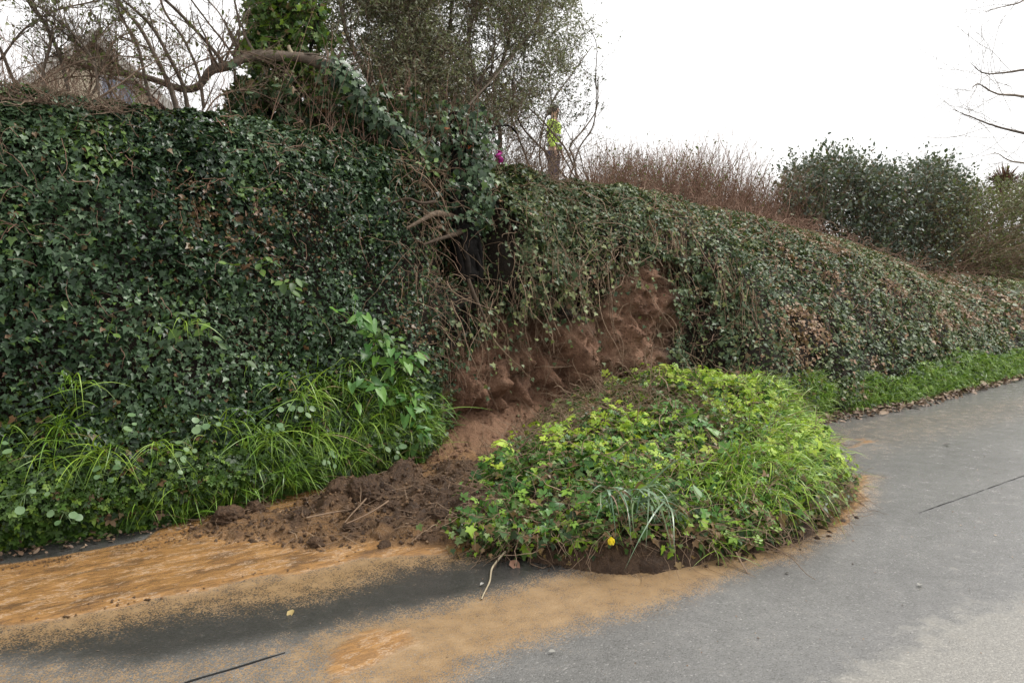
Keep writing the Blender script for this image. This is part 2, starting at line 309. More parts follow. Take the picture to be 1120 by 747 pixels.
def bank(x, v, disp=True):
    x = np.asarray(x, float); v = np.asarray(v, float)
    z = zc(x)*np.sin(math.pi/2*np.clip(v, 0, 1)**.92); fr = np.clip(v, 0, 1)**I(x, [0, 3, 7], [1.1, 1.2, 1.25])
    y = yb(x)+(yc(x)-yb(x))*fr
    P = np.stack([x, y, z], -1)
    n = fbm(P, 1.1, 3); n2 = fbm(P, 5, 9)
    mk = sst(3.0, 3.5, x)*(1-sst(6.3, 6.9, x))
    T = topT(x)+.18*(n2-.5)*2
    D = mk*(1-sst(T-.12, T+.22, z))*.34*sst(-.35, .45, z+0.25)
    D2 = .38*sst(3.45, 3.6, x)*(1-sst(3.9, 4.15, x))*sst(1.3, 1.5, z)*(1-sst(2.1, 2.3, z))
    y = y+D+D2
    if disp:
        amp = .16+.16*mk
        y = y+(n-.5)*amp*2*sst(0, .2, z+.1)+(n2-.5)*.08
        rid = np.abs(fbm(P*np.array([1, 1, .45]), 3.2, 21)-.5)*2
        y = y-mk*(1-sst(T-.1, T+.1, z))*(.42*rid+.2*np.abs(fbm(P, 7, 41)-.5)*2+.12*np.abs(fbm(P, 17, 44)-.5)*2+.08*(fbm(P, 34, 43, 3)-.5))
        q = proj(np.stack([x, y, z], -1))+9*(np.stack([n2, fbm(P, 6, 46)], -1)-.5)
        for ln, dp_ in ((((578, 350), (600, 378), (622, 408), (640, 436)), .2), (((508, 455), (524, 468), (534, 470)), .1), (((600, 440), (604, 462), (612, 476)), .08), (((660, 360), (668, 385), (664, 405)), .1), (((540, 380), (536, 410), (546, 440), (540, 470)), .07)):
            dd = np.full(x.shape, 1e9)
            for (a0, b0) in zip(ln[:-1], ln[1:]):
                a0 = np.array(a0, float); b0 = np.array(b0, float); ee = b0-a0; tt = np.clip(((q-a0)@ee)/(ee@ee), 0, 1)[..., None]; dd = np.minimum(dd, np.linalg.norm(q-a0-ee*tt, axis=-1))
            y = y+dp_*np.exp(-(dd/6.5)**2)*mk
    return np.stack([x, y, z], -1)
def bank_n(x, v, e=.03):
    a = bank(x+e, v, False)-bank(x-e, v, False); b = bank(x, np.clip(v+e, 0, 1), False)-bank(x, np.clip(v-e, 0, 1), False)
    return nrm(np.cross(a, b))                       # faces -y
xs = np.concatenate([np.arange(-6, 2.6, .05), np.arange(2.6, 7.0, .017), np.arange(7.0, 14, .06), np.linspace(14, 80, 120)])
vs = np.linspace(0, 1, 110)
X, V = np.meshgrid(xs, vs, indexing='ij')
G = bank(X, V)
top = [G]                                            # plateau behind the crest
for dy in (.15, .4, .8, 1.4, 2.5, 5, 10, 30, 100, 900):
    g = G[:, -1:].copy(); g[..., 1] += dy; g[..., 2] += .06*min(dy, 2)+(.05*(fbm(g, 1.5, 5)-.5) if dy < 12 else 0); top.append(g)
G2 = np.concatenate(top, 1)
skirt = G2[:, :1].copy(); skirt[..., 2] = -.25; G2 = np.concatenate([skirt, G2], 1)
pp = proj(G2); BARE = [(470, 505), (485, 440), (505, 385), (540, 345), (590, 350), (640, 355), (655, 335), (680, 290), (716, 284), (730, 308), (736, 345), (718, 385), (726, 410), (700, 430), (600, 520), (470, 520)]
bare = sst(-14, 10, sdist(pp+20*(fbm(G2, 4, 60)[..., None]-.5)*2, BARE))
a = np.stack([bare, bare*.5*sst(.55, .7, fbm(G2, 2.3, 77)), np.zeros_like(bare)], -1)
def crumbs(B, P, s, A):
    n = len(P); base = np.array([(1, 0, 0), (-.9, .3, 0), (0, 1, .1), (.1, -1, 0), (.1, 0, .8), (0, .1, -.8)]); V3 = base[None]*R.uniform(.5, 1.3, (n, 6, 1))*np.asarray(s)[:, None, None]
    an = R.uniform(0, 6.28, n); c, s_ = np.cos(an)[:, None], np.sin(an)[:, None]; V3 = np.stack([V3[..., 0]*c-V3[..., 1]*s_, V3[..., 0]*s_+V3[..., 1]*c, V3[..., 2]+V3[..., 0]*.3], -1)+P[:, None]
    f = np.array([(0, 2, 4), (2, 1, 4), (1, 3, 4), (3, 0, 4), (2, 0, 5), (1, 2, 5), (3, 1, 5), (0, 3, 5)]); B.add(V3, f[None]+(np.arange(n)*6)[:, None, None], np.repeat(A, 6, 0))
B = Buf(); B.grid(G2, a); B.build('earth_bank', M_soil, smooth=True, kind='structure')

# ------------------------------------------------------------------ the lane
xl = np.concatenate([[-400, -120, -40, -15, -6], np.arange(-3, -.2, .15), np.arange(-.2, 7.2, .024), np.arange(7.2, 14, .12), [16, 20, 30, 50, 90, 200, 500]])
yl = np.concatenate([[-400, -150, -40, -12, -4, -1], np.arange(0, 1.4, .15), np.arange(1.4, 5.8, .022), [5.9, 6.2]])
X, Y = np.meshgrid(xl, yl, indexing='ij'); Pg = np.stack([X, Y, 0*X], -1)
wob = np.stack([fbm(Pg, 1.6, 31)-.5, fbm(Pg, 1.6, 32)-.5], -1)*.22+np.stack([fbm(Pg, 9, 33)-.5, fbm(Pg, 9, 34)-.5], -1)*.06
Q = Pg[..., :2]+wob
A_ = gpoly([(-60, 628), (0, 618), (60, 611), (107, 604), (162, 591), (195, 574), (225, 566), (300, 538), (480, 500), (560, 500), (560, 600), (450, 610), (395, 612), (350, 622), (290, 632), (220, 648), (150, 662), (60, 680), (0, 690), (-80, 700)])
thick = sst(-.1, .09, sdist(Q, A_))
C_ = gpoly([(345, 712), (380, 690), (450, 682), (470, 700), (440, 720), (400, 740), (380, 760), (345, 790), (330, 780), (370, 740)])
thick = np.maximum(thick, sst(-.13, .14, sdist(Q, C_))*.66)
C2 = gpoly([(915, 560), (925, 520), (950, 520), (946, 550), (925, 575), (890, 590)])
thick = np.maximum(thick, sst(-.08, .06, sdist(Q, C2))*.62)
strk = gpoly([(862, 475), (950, 480), (975, 487), (930, 492), (870, 487)])
thick = np.maximum(thick, sst(-.15, .1, sdist(Q, strk))*.45)
T1 = gpoly([(-60, 640), (200, 640), (300, 605), (560, 590), (580, 606), (520, 613), (450, 622), (400, 640), (340, 655), (200, 670), (60, 700), (-80, 720)])
thin = sst(-.22, .2, sdist(Q, T1))*.78
T2 = gpoly([(-80, 722), (60, 716), (150, 720), (250, 708), (340, 692), (430, 672), (520, 652), (600, 634), (650, 620), (720, 612), (850, 592), (930, 520), (960, 520), (945, 560), (880, 610), (790, 640), (720, 668), (640, 690), (560, 708), (520, 722), (480, 760), (400, 900), (-300, 900)])
thin = np.maximum(thin, sst(-.16, .16, sdist(Q, T2))*(.5+.42*sst(.9, 1.5, X)))
T3 = gpoly([(880, 470), (1120, 430), (1160, 440), (1120, 462), (960, 500), (930, 520)])
thin = np.maximum(thin, sst(-.3, .3, sdist(Q, T3))*.3)
dryl = gpoly([(880, 775), (905, 752), (1025, 695), (1130, 640), (1600, 425), (1600, 1500), (600, 1500)])
dry = sst(-.3, .38, sdist(Q+wob, dryl)); dry = np.maximum(dry, .3*sst(7, 11, X)*sst(2, 4, Y))
bl = sst(.5, .62, fbm(Pg*np.array([.5, 1, 1]), 1.3, 90)); dry = np.maximum(dry, .25*bl)
Z = thick*(.004+.022*fbm(Pg*np.array([1, 3.0, 1])+fbm(Pg, 1.5, 53)[..., None]*.6, 4, 51, 5))+.006*(fbm(Pg, .8, 52)-.5)
soaked = gpoly([(-80, 700), (60, 680), (150, 660), (240, 645), (350, 622), (430, 606), (520, 600), (640, 615), (600, 634), (520, 652), (430, 672), (340, 692), (240, 708), (150, 722), (60, 718), (-80, 726)])
gut = gpoly([(-40, 600), (0, 590), (170, 560), (300, 535), (300, 550), (195, 574), (107, 604), (0, 620), (-40, 630)])
sk = np.maximum(sst(-.12, .14, sdist(Q, soaked)), .8*sst(-.05, .05, sdist(Q, gut)))
dry = np.where(sk > .02, -sk, dry)
ck = np.zeros_like(X)
for (a0, b0) in ((gnd(193, 750), gnd(312, 714)), (gnd(1005, 561), gnd(1180, 499))):
    e = b0[:2]-a0[:2]; q = Pg[..., :2]-a0[:2]; tt = np.clip((q@e)/(e@e), 0, 1)[..., None]
    ck = np.maximum(ck, 1-sst(.003, .018, np.linalg.norm(q-e*tt, axis=-1)))
Z = Z; thin = thin*(1-ck); thick = thick*(1-ck)
Pg[..., 2] = Z
B = Buf(); B.grid(Pg, np.stack([thick, thin, dry*(1-ck)], -1)); B.build('road', M_road, smooth=True, kind='structure')
# tarred joints, sunk between the two mats of asphalt
M_tar = flat('joint_tar', (.006, .006, .006), .95)
def joint(pa, pb, r0):
    a0, b0 = gnd(*pa), gnd(*pb); t = np.linspace(0, 1, 60)[:, None]; p = a0+(b0-a0)*t; p[:, 1] += .01*(vnoise(p, 9, 3)-.5); p[:, 2] = .001
    B.tubes(p[None], (r0*(.1+1.6*vnoise(p, 14, 6)))[None], 5)
B = Buf(); joint((193, 750), (312, 714), .0055); joint((1005, 561), (1180, 499), .0036)
B.build('road_joint', M_tar, kind='structure')

# ------------------------------------------------------------------ slipped mound
MO = [(2.28, 3.74), (2.45, 3.42), (2.75, 3.05), (3.1, 2.88), (3.5, 2.72), (3.95, 2.7), (4.4, 2.8), (4.95, 3.0), (5.35, 3.3), (5.7, 3.75), (6.05, 4.2), (6.45, 4.6), (6.7, 5.1), (6.6, 5.9), (4.3, 5.9), (3.6, 5.0), (3.0, 4.5), (2.5, 4.1)]
def mound(x, y, det=True):
    P = np.stack([x, y, 0*x], -1); w2 = (fbm(P, 1.9, 71)-.5)*.62+(fbm(P, 7, 70)-.5)*.2
    d = sdist(P, MO)+w2*.6
    e = 1-np.exp(-np.maximum(d, 0)/(.1+.22*sst(4.2, 5.2, y)))
    rise = .13+.10*sst(2.7, 3.7, y)*sst(2.5, 3.3, x)+.22*sst(3.2, 4.7, y)*sst(3.3, 5.1, x)*(1-.45*sst(5.4, 6.6, x))
    z = e*(rise*(.72+.56*fbm(P, 2.1, 72))+.26*(fbm(P, 1.5, 79)-.5)+.2*np.abs(fbm(P, 3.0, 78)-.5)*2)
    if det: z = z+e*(.08*(fbm(P, 6, 73)-.5)+.05*(fbm(P, 18, 74)-.5))
    return np.where(d > 0, z, -.05+d*.3)
xm = np.arange(2.1, 6.9, .022); ym = np.arange(2.5, 6.1, .022)
X, Y = np.meshgrid(xm, ym, indexing='ij'); Z = mound(X, Y)
# bulge the rim outwards at the foot so the edge stands as a ragged clod face
P3 = np.stack([X, Y, Z], -1)
mo_root = empty('earth_mound', (4.2, 4.0, 0), 'overgrown mound of slipped dark earth lying across half the lane below the scar', 'earth mound')
B = Buf(); br = sst(4.6, 5.2, Y)*(1-sst(4.4, 5.0, X))
B.grid(P3, np.stack([.12+.6*br, .5+0*X, 0*X], -1)); wparent(B.build('soil', M_soil, smooth=True), mo_root)

def debris_h(x, y):
    P = np.stack([x, y, 0*x], -1)
    DP = [(.95, 4.72), (1.3, 4.3), (1.8, 4.0), (2.3, 3.62), (2.9, 3.5), (3.6, 4.3), (4.6, 5.0), (4.8, 6.15), (3.3, 6.15), (3.15, 5.72), (2.3, 5.32), (1.75, 5.12), (1.25, 5.12)]
    d = sdist(P, DP)+(fbm(P, 4, 81)-.5)*.35
    e = sst(0, .22, d)
    lump = np.maximum(fbm(P, 3.4, 82)-.46, 0)*.42+np.maximum(fbm(P, 9, 83)-.45, 0)*.24+.05*np.abs(fbm(P, 17, 84)-.5)+.05*(fbm(P, 26, 86)-.45)+.03*(fbm(P, 55, 89)-.4)
    fan_ = np.maximum(0, y-5.3)*.6*sst(3.0, 3.7, x)
    core = .16*np.exp(-(((x-2.6)/.55)**2+((y-4.1)/.5)**2))+.13*np.exp(-(((x-2.2)/.15)**4+((y-4.86)/.12)**4))+.06*np.exp(-(((x-1.42)/.17)**4+((y-4.88)/.1)**4))
    return np.where(d > 0, e*(.008+.8*(lump*(.5+.7*sst(1.4, 2.6, x)*(1-sst(4.9, 5.2, y)))+core*(.5+fbm(P, 11, 85)))+fan_), -.03+d*.2), e, lump
xm = np.arange(.7, 4.9, .014); ym = np.arange(3.3, 6.2, .014)
X, Y = np.meshgrid(xm, ym, indexing='ij'); Z, e, lump = debris_h(X, Y)
P3 = np.stack([X, Y, Z], -1); P3[..., 0] += .08*(fbm(P3, 14, 87)-.5); P3[..., 1] += .08*(fbm(P3, 14, 88)-.5)
tn = fbm(P3, 6, 95); sil = np.maximum((1-sst(.012, .045, Z))*.9, (1-sst(.05, .12, Z+.1*(tn-.5)))*.55*sst(.42, .58, fbm(P3, 9, 96))); up = sst(5.0, 5.5, Y)*sst(2.6, 3.2, X)
B = Buf(); B.grid(P3, np.stack([up, 1-up, np.clip(sil+.35*up*(1-sst(.0, .4, Z)), 0, 1)], -1))
B.build('slipped_debris', M_soil, smooth=True, kind='stuff', label='dark peaty mud and roots spilled over the lane left of the mound', category='mud')

# ------------------------------------------------------------------ ivy
def tops(P, poly_list):                               # density at the projected place
    q = proj(P)+14*(np.stack([fbm(P, 3.5, 61), fbm(P, 3.5, 62)], -1)-.5)*2
    d = np.ones(len(P))
    for poly, dens in poly_list: d = np.where(sdist(q, poly) > 0, dens, d)
    return d
DENS = [([(432, 180), (520, 185), (560, 260), (565, 360), (520, 400), (480, 505), (466, 400), (430, 300)], .42),
        ([(738, 290), (770, 300), (790, 400), (760, 430), (735, 400)], .4),
        ([(575, 345), (680, 310), (670, 400), (580, 395)], .1),
        (BARE, .015),
        ([(494, 190), (522, 190), (528, 300), (498, 300)], .03)]
def ivy_patch(x0, x1, per_m, size, tpl, mat, name, label, deadp, v0=.02, v1=1.0, dens=DENS, bul=.16):
    n = int((x1-x0)*2.9*per_m); x = R.uniform(x0, x1, n); v = R.uniform(v0, v1, n)
    P = bank(x, v, True); Pf = bank(x, v, False); P[:, 1] = np.minimum(P[:, 1], Pf[:, 1]+.1)
    N = bank_n(x, v)
    k = R.random(n) < tops(P, dens)*(.55+.75*fbm(P, 2.2, 14)); P, N, x, v = P[k], N[k], x[k], v[k]; n = len(P)
    bump_ = fbm(P, 2.6, 11)*.75+fbm(P, 7, 12)*.5
    out = bul*bump_+.055*R.random(n)**.6-.05
    P = P+N*out[:, None]
    # shingled clumps: leaves tilt with the bulge they sit on
    g = np.stack([fbm(P+np.array([.05, 0, 0]), 5, 12)-fbm(P-np.array([.05, 0, 0]), 5, 12), 0*x, fbm(P+np.array([0, 0, .05]), 5, 12)-fbm(P-np.array([0, 0, .05]), 5, 12)], -1)
    LN = nrm(N*1.0+np.array([0, 0, .5])-g*3.2+.6*R.normal(size=(n, 3)))
    U = np.array([0, 0, -1.])+.65*R.normal(size=(n, 3))*np.array([1, .4, .5])-LN*.2
    sz = size*np.clip(R.lognormal(0, .32, n), .4, 1.9)*(.6+.8*fbm(P, 1.7, 15))
    patch = (R.random(n) < .07+.3*sst(.55, .7, fbm(P, 2.1, 16)))*R.uniform(.3, 1, n)
    dn = sst(.53, .7, fbm(P, 1.9, 18)); dead = (R.random(n) < deadp*(.3+3.0*dn))*R.uniform(.5, 1, n)
    A = np.stack([np.clip(R.normal(.42, .22, n)+1.1*(fbm(P, 1.4, 24)-.5), 0, 1), patch, dead], -1)
    B = Buf(); B.leaves(tpl, P, LN, U, sz, A); return B.build(name, mat, kind='stuff', label=label, category='ivy')
ivy_patch(-2.5, 3.9, 5000, .0285, IVY, M_ivyL, 'ivy', 'dense dark glossy ivy covering the steep left face of the bank', .09, bul=.22)
ivy_patch(3.9, 7.2, 3000, .033, IVY, M_ivyR, 'ivy', 'ivy mat hanging over the bare earth scar in the middle of the bank', .07, bul=.22)
ivy_patch(7.2, 13, 2300, .037, IVY, M_ivyR, 'ivy', 'olive and reddish ivy covering the sloping bank right of the scar', .3, bul=.07)
ivy_patch(13, 34, 800, .055, IVYL, M_ivyR, 'ivy', 'distant ivy on the far end of the bank at the right edge', .28, bul=.08)
# ivy lapping over the crest
n = 9000; x = R.uniform(-2, 9, n); P = bank(x, 1+0*x); P[:, 1] += R.random(n)**1.5*.9; P[:, 2] += .02+.10*fbm(P, 3, 19)+.03*R.random(n)-.03
B = Buf(); B.leaves(IVY, P, nrm(np.array([0, -.35, 1])+.5*R.normal(size=(n, 3))), R.normal(size=(n, 3))+np.array([0, -.6, -.2]), .052*R.lognormal(0, .25, n), np.stack([np.clip(R.normal(.45, .25, n), 0, 1), (R.random(n) < .1)*.6, (R.random(n) < .1)*1.], -1))
B.build('ivy', M_ivyL, kind='stuff', label='ivy creeping over the level top edge of the bank under the bushes', category='ivy')

# ------------------------------------------------------------------ stems, vines, roots
def walk(P0, D0, L, K, wob, grav=0.0, wf=2.5):
    n = len(P0); L = np.broadcast_to(L, (n,)); P = np.zeros((n, K, 3)); P[:, 0] = P0; d = nrm(D0.astype(float)); off = R.uniform(0, 50, (n, 1))
    step = (L/(K-1))[:, None]
    for k in range(1, K):
        d = nrm(d+wob*R.normal(size=(n, 3))+np.array([0, 0, -1.])*grav); P[:, k] = P[:, k-1]+d*step
    return P
def taper(n, K, r0, r1): return np.broadcast_to(r0, (n,))[:, None]*np.linspace(1, r1, K)[None]
# dead stems woven through the ivy
def stems_on_bank(x0, x1, n, L, r, mat, name, label, v0=.1, v1=1, grav=.12, polys=None):
    x = R.uniform(x0, x1, n); v = R.uniform(v0, v1, n); P = bank(x, v, False); N = bank_n(x, v)
    if polys is not None:
        k = R.random(n) < tops(P, polys); P, N = P[k], N[k]; n = len(P)
    P = P+N*R.uniform(.06, .2, n)[:, None]
    W = walk(P, R.normal(size=(n, 3))*np.array([1, .25, .9])+N*.25+np.array([0, 0, -.3]), L*R.lognormal(0, .35, n), 8, .32, grav)
    B = Buf(); B.tubes(W, taper(n, 8, r*R.lognormal(0, .3, n), .45), 3); return B.build(name, mat, kind='stuff', label=label, category='stems')
stems_on_bank(-1, 3.5, 520, .17, .002, M_twigr, 'dead_stems', 'thin dead reddish stems poking through the dark ivy at left', .25, 1)
stems_on_bank(6, 16, 1500, .25, .003, M_twigr, 'dead_stems', 'dry russet stems scattered through the ivy on the right bank', .2, 1)
TANG = [([(0, -500), (2000, -500), (2000, 2000), (0, 2000)], .12), ([(420, 180), (560, 190), (760, 280), (800, 420), (640, 420), (560, 380), (500, 520), (462, 420), (425, 300)], 1.0)]
stems_on_bank(2.9, 7.0, 1900, .38, .0027, M_root, 'root_tangle', 'tangle of pale dead roots and vines torn loose round the scar', .12, 1, .2, TANG)
# curtains of roots hanging from the lip of the overhang
n = 500; x = np.concatenate([R.uniform(3.3, 6.7, 240), R.uniform(5.9, 7.0, 260)]); z0 = topT(x)+R.uniform(.05, .55, n)
vv = (np.arcsin(np.clip(z0/zc(x), 0, 1))*2/math.pi)**(1/.92); P = bank(x, vv, False); P[:, 1] -= R.uniform(.05, .25, n)
W = walk(P, np.stack([.3*R.normal(size=n), -.35*R.random(n), -1+0*x], -1), R.uniform(.25, .85, n), 10, .17, .09)
W[..., 2] = np.maximum(W[..., 2], .05)
B = Buf(); B.tubes(W, taper(n, 10, .0032*R.lognormal(0, .4, n), .4), 3); B.build('hanging_roots', M_root, kind='stuff', label='curtain of thin tan roots hanging down over the bare soil', category='roots')
# leaves on the hanging strands
k = R.random(n) < .45; Wk = W[k]; m = 8
idx = R.uniform(.1, 9, (len(Wk), m)); i0 = np.minimum(idx.astype(int), 8); fr = (idx-i0)[..., None]
Pl = (np.take_along_axis(Wk, i0[..., None], 1)*(1-fr)+np.take_along_axis(Wk, i0[..., None]+1, 1)*fr).reshape(-1, 3)+.015*R.normal(size=(len(Wk)*m, 3))
B = Buf(); q = len(Pl); B.leaves(IVYB, Pl, nrm(np.array([-.2, -1, .5])+.5*R.normal(size=(q, 3))), np.array([0, 0, -1.])+.6*R.normal(size=(q, 3)), .034*R.lognormal(0, .3, q), att(q, (R.random(q) < .3)*.8))
B.build('hanging_ivy', M_ivyR, kind='stuff', label='loose ivy leaves on strands dangling in front of the scar', category='ivy')
n = 450; x = R.uniform(3.4, 6.6, n); v = R.uniform(.02, .65, n); P = bank(x, v)-np.array([0, .012, 0]); k = R.random(n) < sst(-5, 20, sdist(proj(P), BARE)); P = P[k]; n = len(P)
W = walk(P, R.normal(size=(n, 3))*np.array([1, .1, 1])+np.array([0, -.15, -.5]), R.uniform(.05, .3, n), 7, .4, .05)
B = Buf(); B.tubes(W, taper(n, 7, .0016*R.lognormal(0, .4, n), .4), 3); B.build('fine_rootlets', M_root, kind='stuff', label='fine rootlets sticking out of the bare reddish soil face', category='roots')

def limb(pts, r0, r1, K=28, wob=.02, seed=1, sides=7):
    pts = np.array(pts, float); t = np.linspace(0, len(pts)-1, K); out = np.zeros((K, 3))
    for c in range(3):                               # Catmull-Rom
        p = np.concatenate([[2*pts[0, c]-pts[1, c]], pts[:, c], [2*pts[-1, c]-pts[-2, c]]])
        i = np.minimum(t.astype(int), len(pts)-2); u = t-i; a, b, c_, d = p[i], p[i+1], p[i+2], p[i+3]
        out[:, c] = .5*(2*b+(c_-a)*u+(2*a-5*b+4*c_-d)*u**2+(3*b-a-3*c_+d)*u**3)
    out += wob*(np.stack([vnoise(out, 4, seed+s) for s in (0, 5, 9)], -1)-.5)
    return out, np.linspace(r0, r1, K)*(1+.25*(vnoise(out, 7, seed)-.5))
def px_limb(pl, r0, r1, K=28, **k): return limb([at(*p) for p in pl], r0, r1, K, **k)
def spawn(paths, rads, per, lf, ang, K=8, wob=.16, grav=-.02, t0=.25, rl=.5):
    # children along every parent
    n, K0 = paths.shape[:2]; m = n*per; pi = np.repeat(np.arange(n), per); t = R.uniform(t0, .98, m)*(K0-1); i = np.minimum(t.astype(int), K0-2); f = (t-i)[:, None]
    P = paths[pi, i]*(1-f)+paths[pi, i+1]*f; T = nrm(paths[pi, i+1]-paths[pi, i])
    D = nrm(T*math.cos(ang)+nrm(R.normal(size=(m, 3)))*math.sin(ang)+np.array([0, 0, .15]))
    Lp = np.linalg.norm(np.diff(paths, axis=1), axis=-1).sum(1)[pi]; L = Lp*lf*R.uniform(.5, 1.15, m)*(1.15-.6*t/(K0-1))
    r = rads[pi, i]*rl*R.uniform(.6, 1, m)
    return walk(P, D, L, K, wob, grav), r[:, None]*np.linspace(1, .35, K)[None]
def leaf_on(paths, per, tpl, size, t0=.3, spread=.02, up=.5, A=None):
    n, K = paths.shape[:2]; m = n*per; pi = np.repeat(np.arange(n), per); t = R.uniform(t0, 1, m)*(K-1); i = np.minimum(t.astype(int), K-2); f = (t-i)[:, None]
    P = paths[pi, i]*(1-f)+paths[pi, i+1]*f+spread*R.normal(size=(m, 3)); T = nrm(paths[pi, i+1]-paths[pi, i])
    N = nrm(np.array([0, 0, up])+.7*R.normal(size=(m, 3))); U = T+.8*R.normal(size=(m, 3))
    return tpl, P, N, U, size*R.lognormal(0, .25, m), (A if A is not None else att(m, (R.random(m) < .12)*.7, (R.random(m) < .05)*.8))

# loosened lumps clinging to the scar face
n = 26000; x = R.uniform(3.1, 6.7, n); v = R.uniform(.0, .75, n); P = bank(x, v)+np.array([0, -.004, 0]); k = R.random(n) < sst(-5, 20, sdist(proj(P), BARE))*(.25+sst(.4, .6, fbm(P, 3, 201))); P = P[k]; n = len(P)
B = Buf(); crumbs(B, P, .003+.018*R.random(n)**4, np.stack([1+0*P[:, 0], .6*(R.random(n) < .25), 0*P[:, 0]], -1)); B.build('soil_lumps', M_soil, kind='stuff', label='loose lumps of reddish earth clinging to the bare scar', category='earth')
n = 9000; x = R.uniform(.95, 4.6, n); y = R.uniform(3.5, 5.8, n); z, e_, _ = debris_h(x, y); k = (e_ > .25)&(R.random(n) < .3+.9*sst(.42, .6, fbm(np.stack([x, y, 0*x], -1), 5, 203))); P = np.stack([x, y, z], -1)[k]; n = len(P); up = sst(5.0, 5.5, P[:, 1])
B = Buf(); crumbs(B, P, .004+.024*R.random(n)**3, np.stack([up, 1-up, .5*(R.random(n) < .2)*R.random(n)], -1)); B.build('mud_lumps', M_soil, kind='stuff', label='broken lumps of peaty earth all over the slipped mud', category='earth')
n = 7000; q = np.stack([R.uniform(2.1, 6.3, n), R.uniform(2.5, 4.6, n)], -1); d = sdist(q, MO); k = (d > -.16)&(d < .14)&(R.random(n) < np.exp(-np.maximum(-d, 0)/.05)); q = q[k]; n = len(q); P = np.stack([q[:, 0], q[:, 1], np.maximum(mound(q[:, 0], q[:, 1]), .004)], -1)
B = Buf(); crumbs(B, P, .003+.022*R.random(n)**3, np.stack([.2*R.random(n), .4+.5*R.random(n), 0*P[:, 0]], -1)); B.build('rim_lumps', M_soil, kind='stuff', label='crumbled dark earth along the foot of the mound', category='earth')

# ------------------------------------------------------------------ shrubs and trees on the bank top
def tree_thing(name, label, cat, loc, group=None): return empty(name, loc, label, cat, group)
def part(B, name, mat, root, **k):
    if name in ('twigs', 'leaves', 'ivy_leaves', 'blades', 'stems', 'side_branches', 'branches', 'crown'): k['kind'] = 'stuff'
    return wparent(B.build(name, mat, **k), root)
def stack(ls):                                        # limbs of equal K
    return np.stack([a for a, b in ls]), np.stack([b for a, b in ls])

# the long bent limb lying over the wall top, ivy on its right half
limb_root = tree_thing('fallen_tree', 'long brown bent limb arching over the bank top with ivy clothing its right end', 'tree', (1.5, 6.1, 2.6))
main = px_limb([(60, 60, 6.7), (105, 78, 6.6), (150, 82, 6.5), (195, 97, 6.4), (218, 94, 6.3), (232, 76, 6.25), (252, 73, 6.2), (275, 64, 6.2), (300, 60, 6.2), (330, 66, 6.2), (356, 76, 6.15), (380, 92, 6.1), (400, 120, 6.1), (425, 142, 6.1), (455, 160, 6.15), (482, 190, 6.2)], .018, .06, 60, wob=.04, seed=4, sides=9)
B = Buf(); main[1][:] = np.interp(np.linspace(0, 1, 60), [0, .25, .4, .5, .9, 1], [.012, .028, .034, .04, .05, .06])*(.85+.35*vnoise(main[0], 9, 2))
B.tubes(main[0][None], main[1][None], 9); part(B, 'limb', M_bark, limb_root)
kn = main[0][34]; B = Buf()
stub = walk(np.array([kn]), np.array([[-.3, -.3, .8]]), .09, 5, .15); B.tubes(stub, taper(1, 5, .022, .5), 6); part(B, 'broken_stub', M_stick, limb_root)
l2, r2 = spawn(main[0][None, 8:44], main[1][None, 8:44], 16, .3, 1.0, 10, .14, -.03, .1, .4)
l3, r3 = spawn(l2, r2, 5, .5, .7, 7, .2); B = Buf(); B.tubes(l2, r2, 5); B.tubes(l3, r3, 3); part(B, 'side_branches', M_bark, limb_root)
seg = main[0][40:]; idx = R.integers(0, len(seg), 1500); P = seg[idx]+R.normal(size=(1500, 3))*np.array([.045, .05, .05]); P[:, 1] -= .03
B = Buf(); B.leaves(IVYB, P, nrm(nrm(P-seg[idx])+np.array([0, -.5, .5])), np.array([0, 0, -1.])+.6*R.normal(size=(1500, 3)), .048*R.lognormal(0, .25, 1500), att(1500, (R.random(1500) < .1)*.7))
part(B, 'ivy_leaves', M_ivyL, limb_root)

# arching leafless shrubs at the left: main stems read off one by one
def shrub(name, label, cat, stems, mat, twigs=7, lf=.45, leaves=None, group=None, r_min=.0016, two=5, gr=-.02):
    base = stems[0][0][0]; root = tree_thing(name, label, cat, tuple(base), group)
    P, r = stack(stems)
    for p_, r_ in stems: B = Buf(); B.tubes(p_[None], r_[None], 6); part(B, 'stem', mat, root)
    a, ra = spawn(P, r, twigs, lf, .75, 10, .12, gr, .15, .5); b, rb = spawn(a, np.maximum(ra, r_min), two, .5, .7, 7, .16, 0, .2, .6)
    B = Buf(); B.tubes(a, np.maximum(ra, r_min), 4); B.tubes(b, np.maximum(rb, r_min*.7), 3)
    c, rc = spawn(b, np.maximum(rb, r_min), 2, .5, .7, 5, .16, 0, .2, .7); B.tubes(c, np.maximum(rc*.6, r_min*.6), 3); part(B, 'twigs', mat, root)
    if leaves:
        tpl, per, size, m = leaves; B = Buf(); B.leaves(*leaf_on(b, per, tpl, size)); part(B, 'leaves', m, root)
    return root
shrub('arching_shrub', 'bare grey-brown shrub of long arching stems rising in front of the pale house', 'shrub',
  [px_limb([(198, 130, 6.1), (188, 100, 6.1), (170, 62, 6.1), (152, 30, 6.15), (128, 2, 6.2), (112, -40, 6.2)], .02, .011, seed=3),
   px_limb([(172, 128, 6.0), (160, 92, 6.0), (150, 50, 6.0), (132, 18, 6.0), (120, -20, 6.0)], .014, .007, seed=5),
   px_limb([(206, 128, 6.0), (200, 90, 6.0), (183, 58, 6.0), (165, 30, 6.0), (140, 5, 6.0), (110, -20, 6.0)], .016, .006, seed=7),
   px_limb([(222, 118, 6.2), (216, 80, 6.2), (200, 42, 6.2), (180, 10, 6.2), (170, -30, 6.2)], .014, .007, seed=9)], M_bark, 12, .45, (OVA, 1, .026, M_olive), two=6)
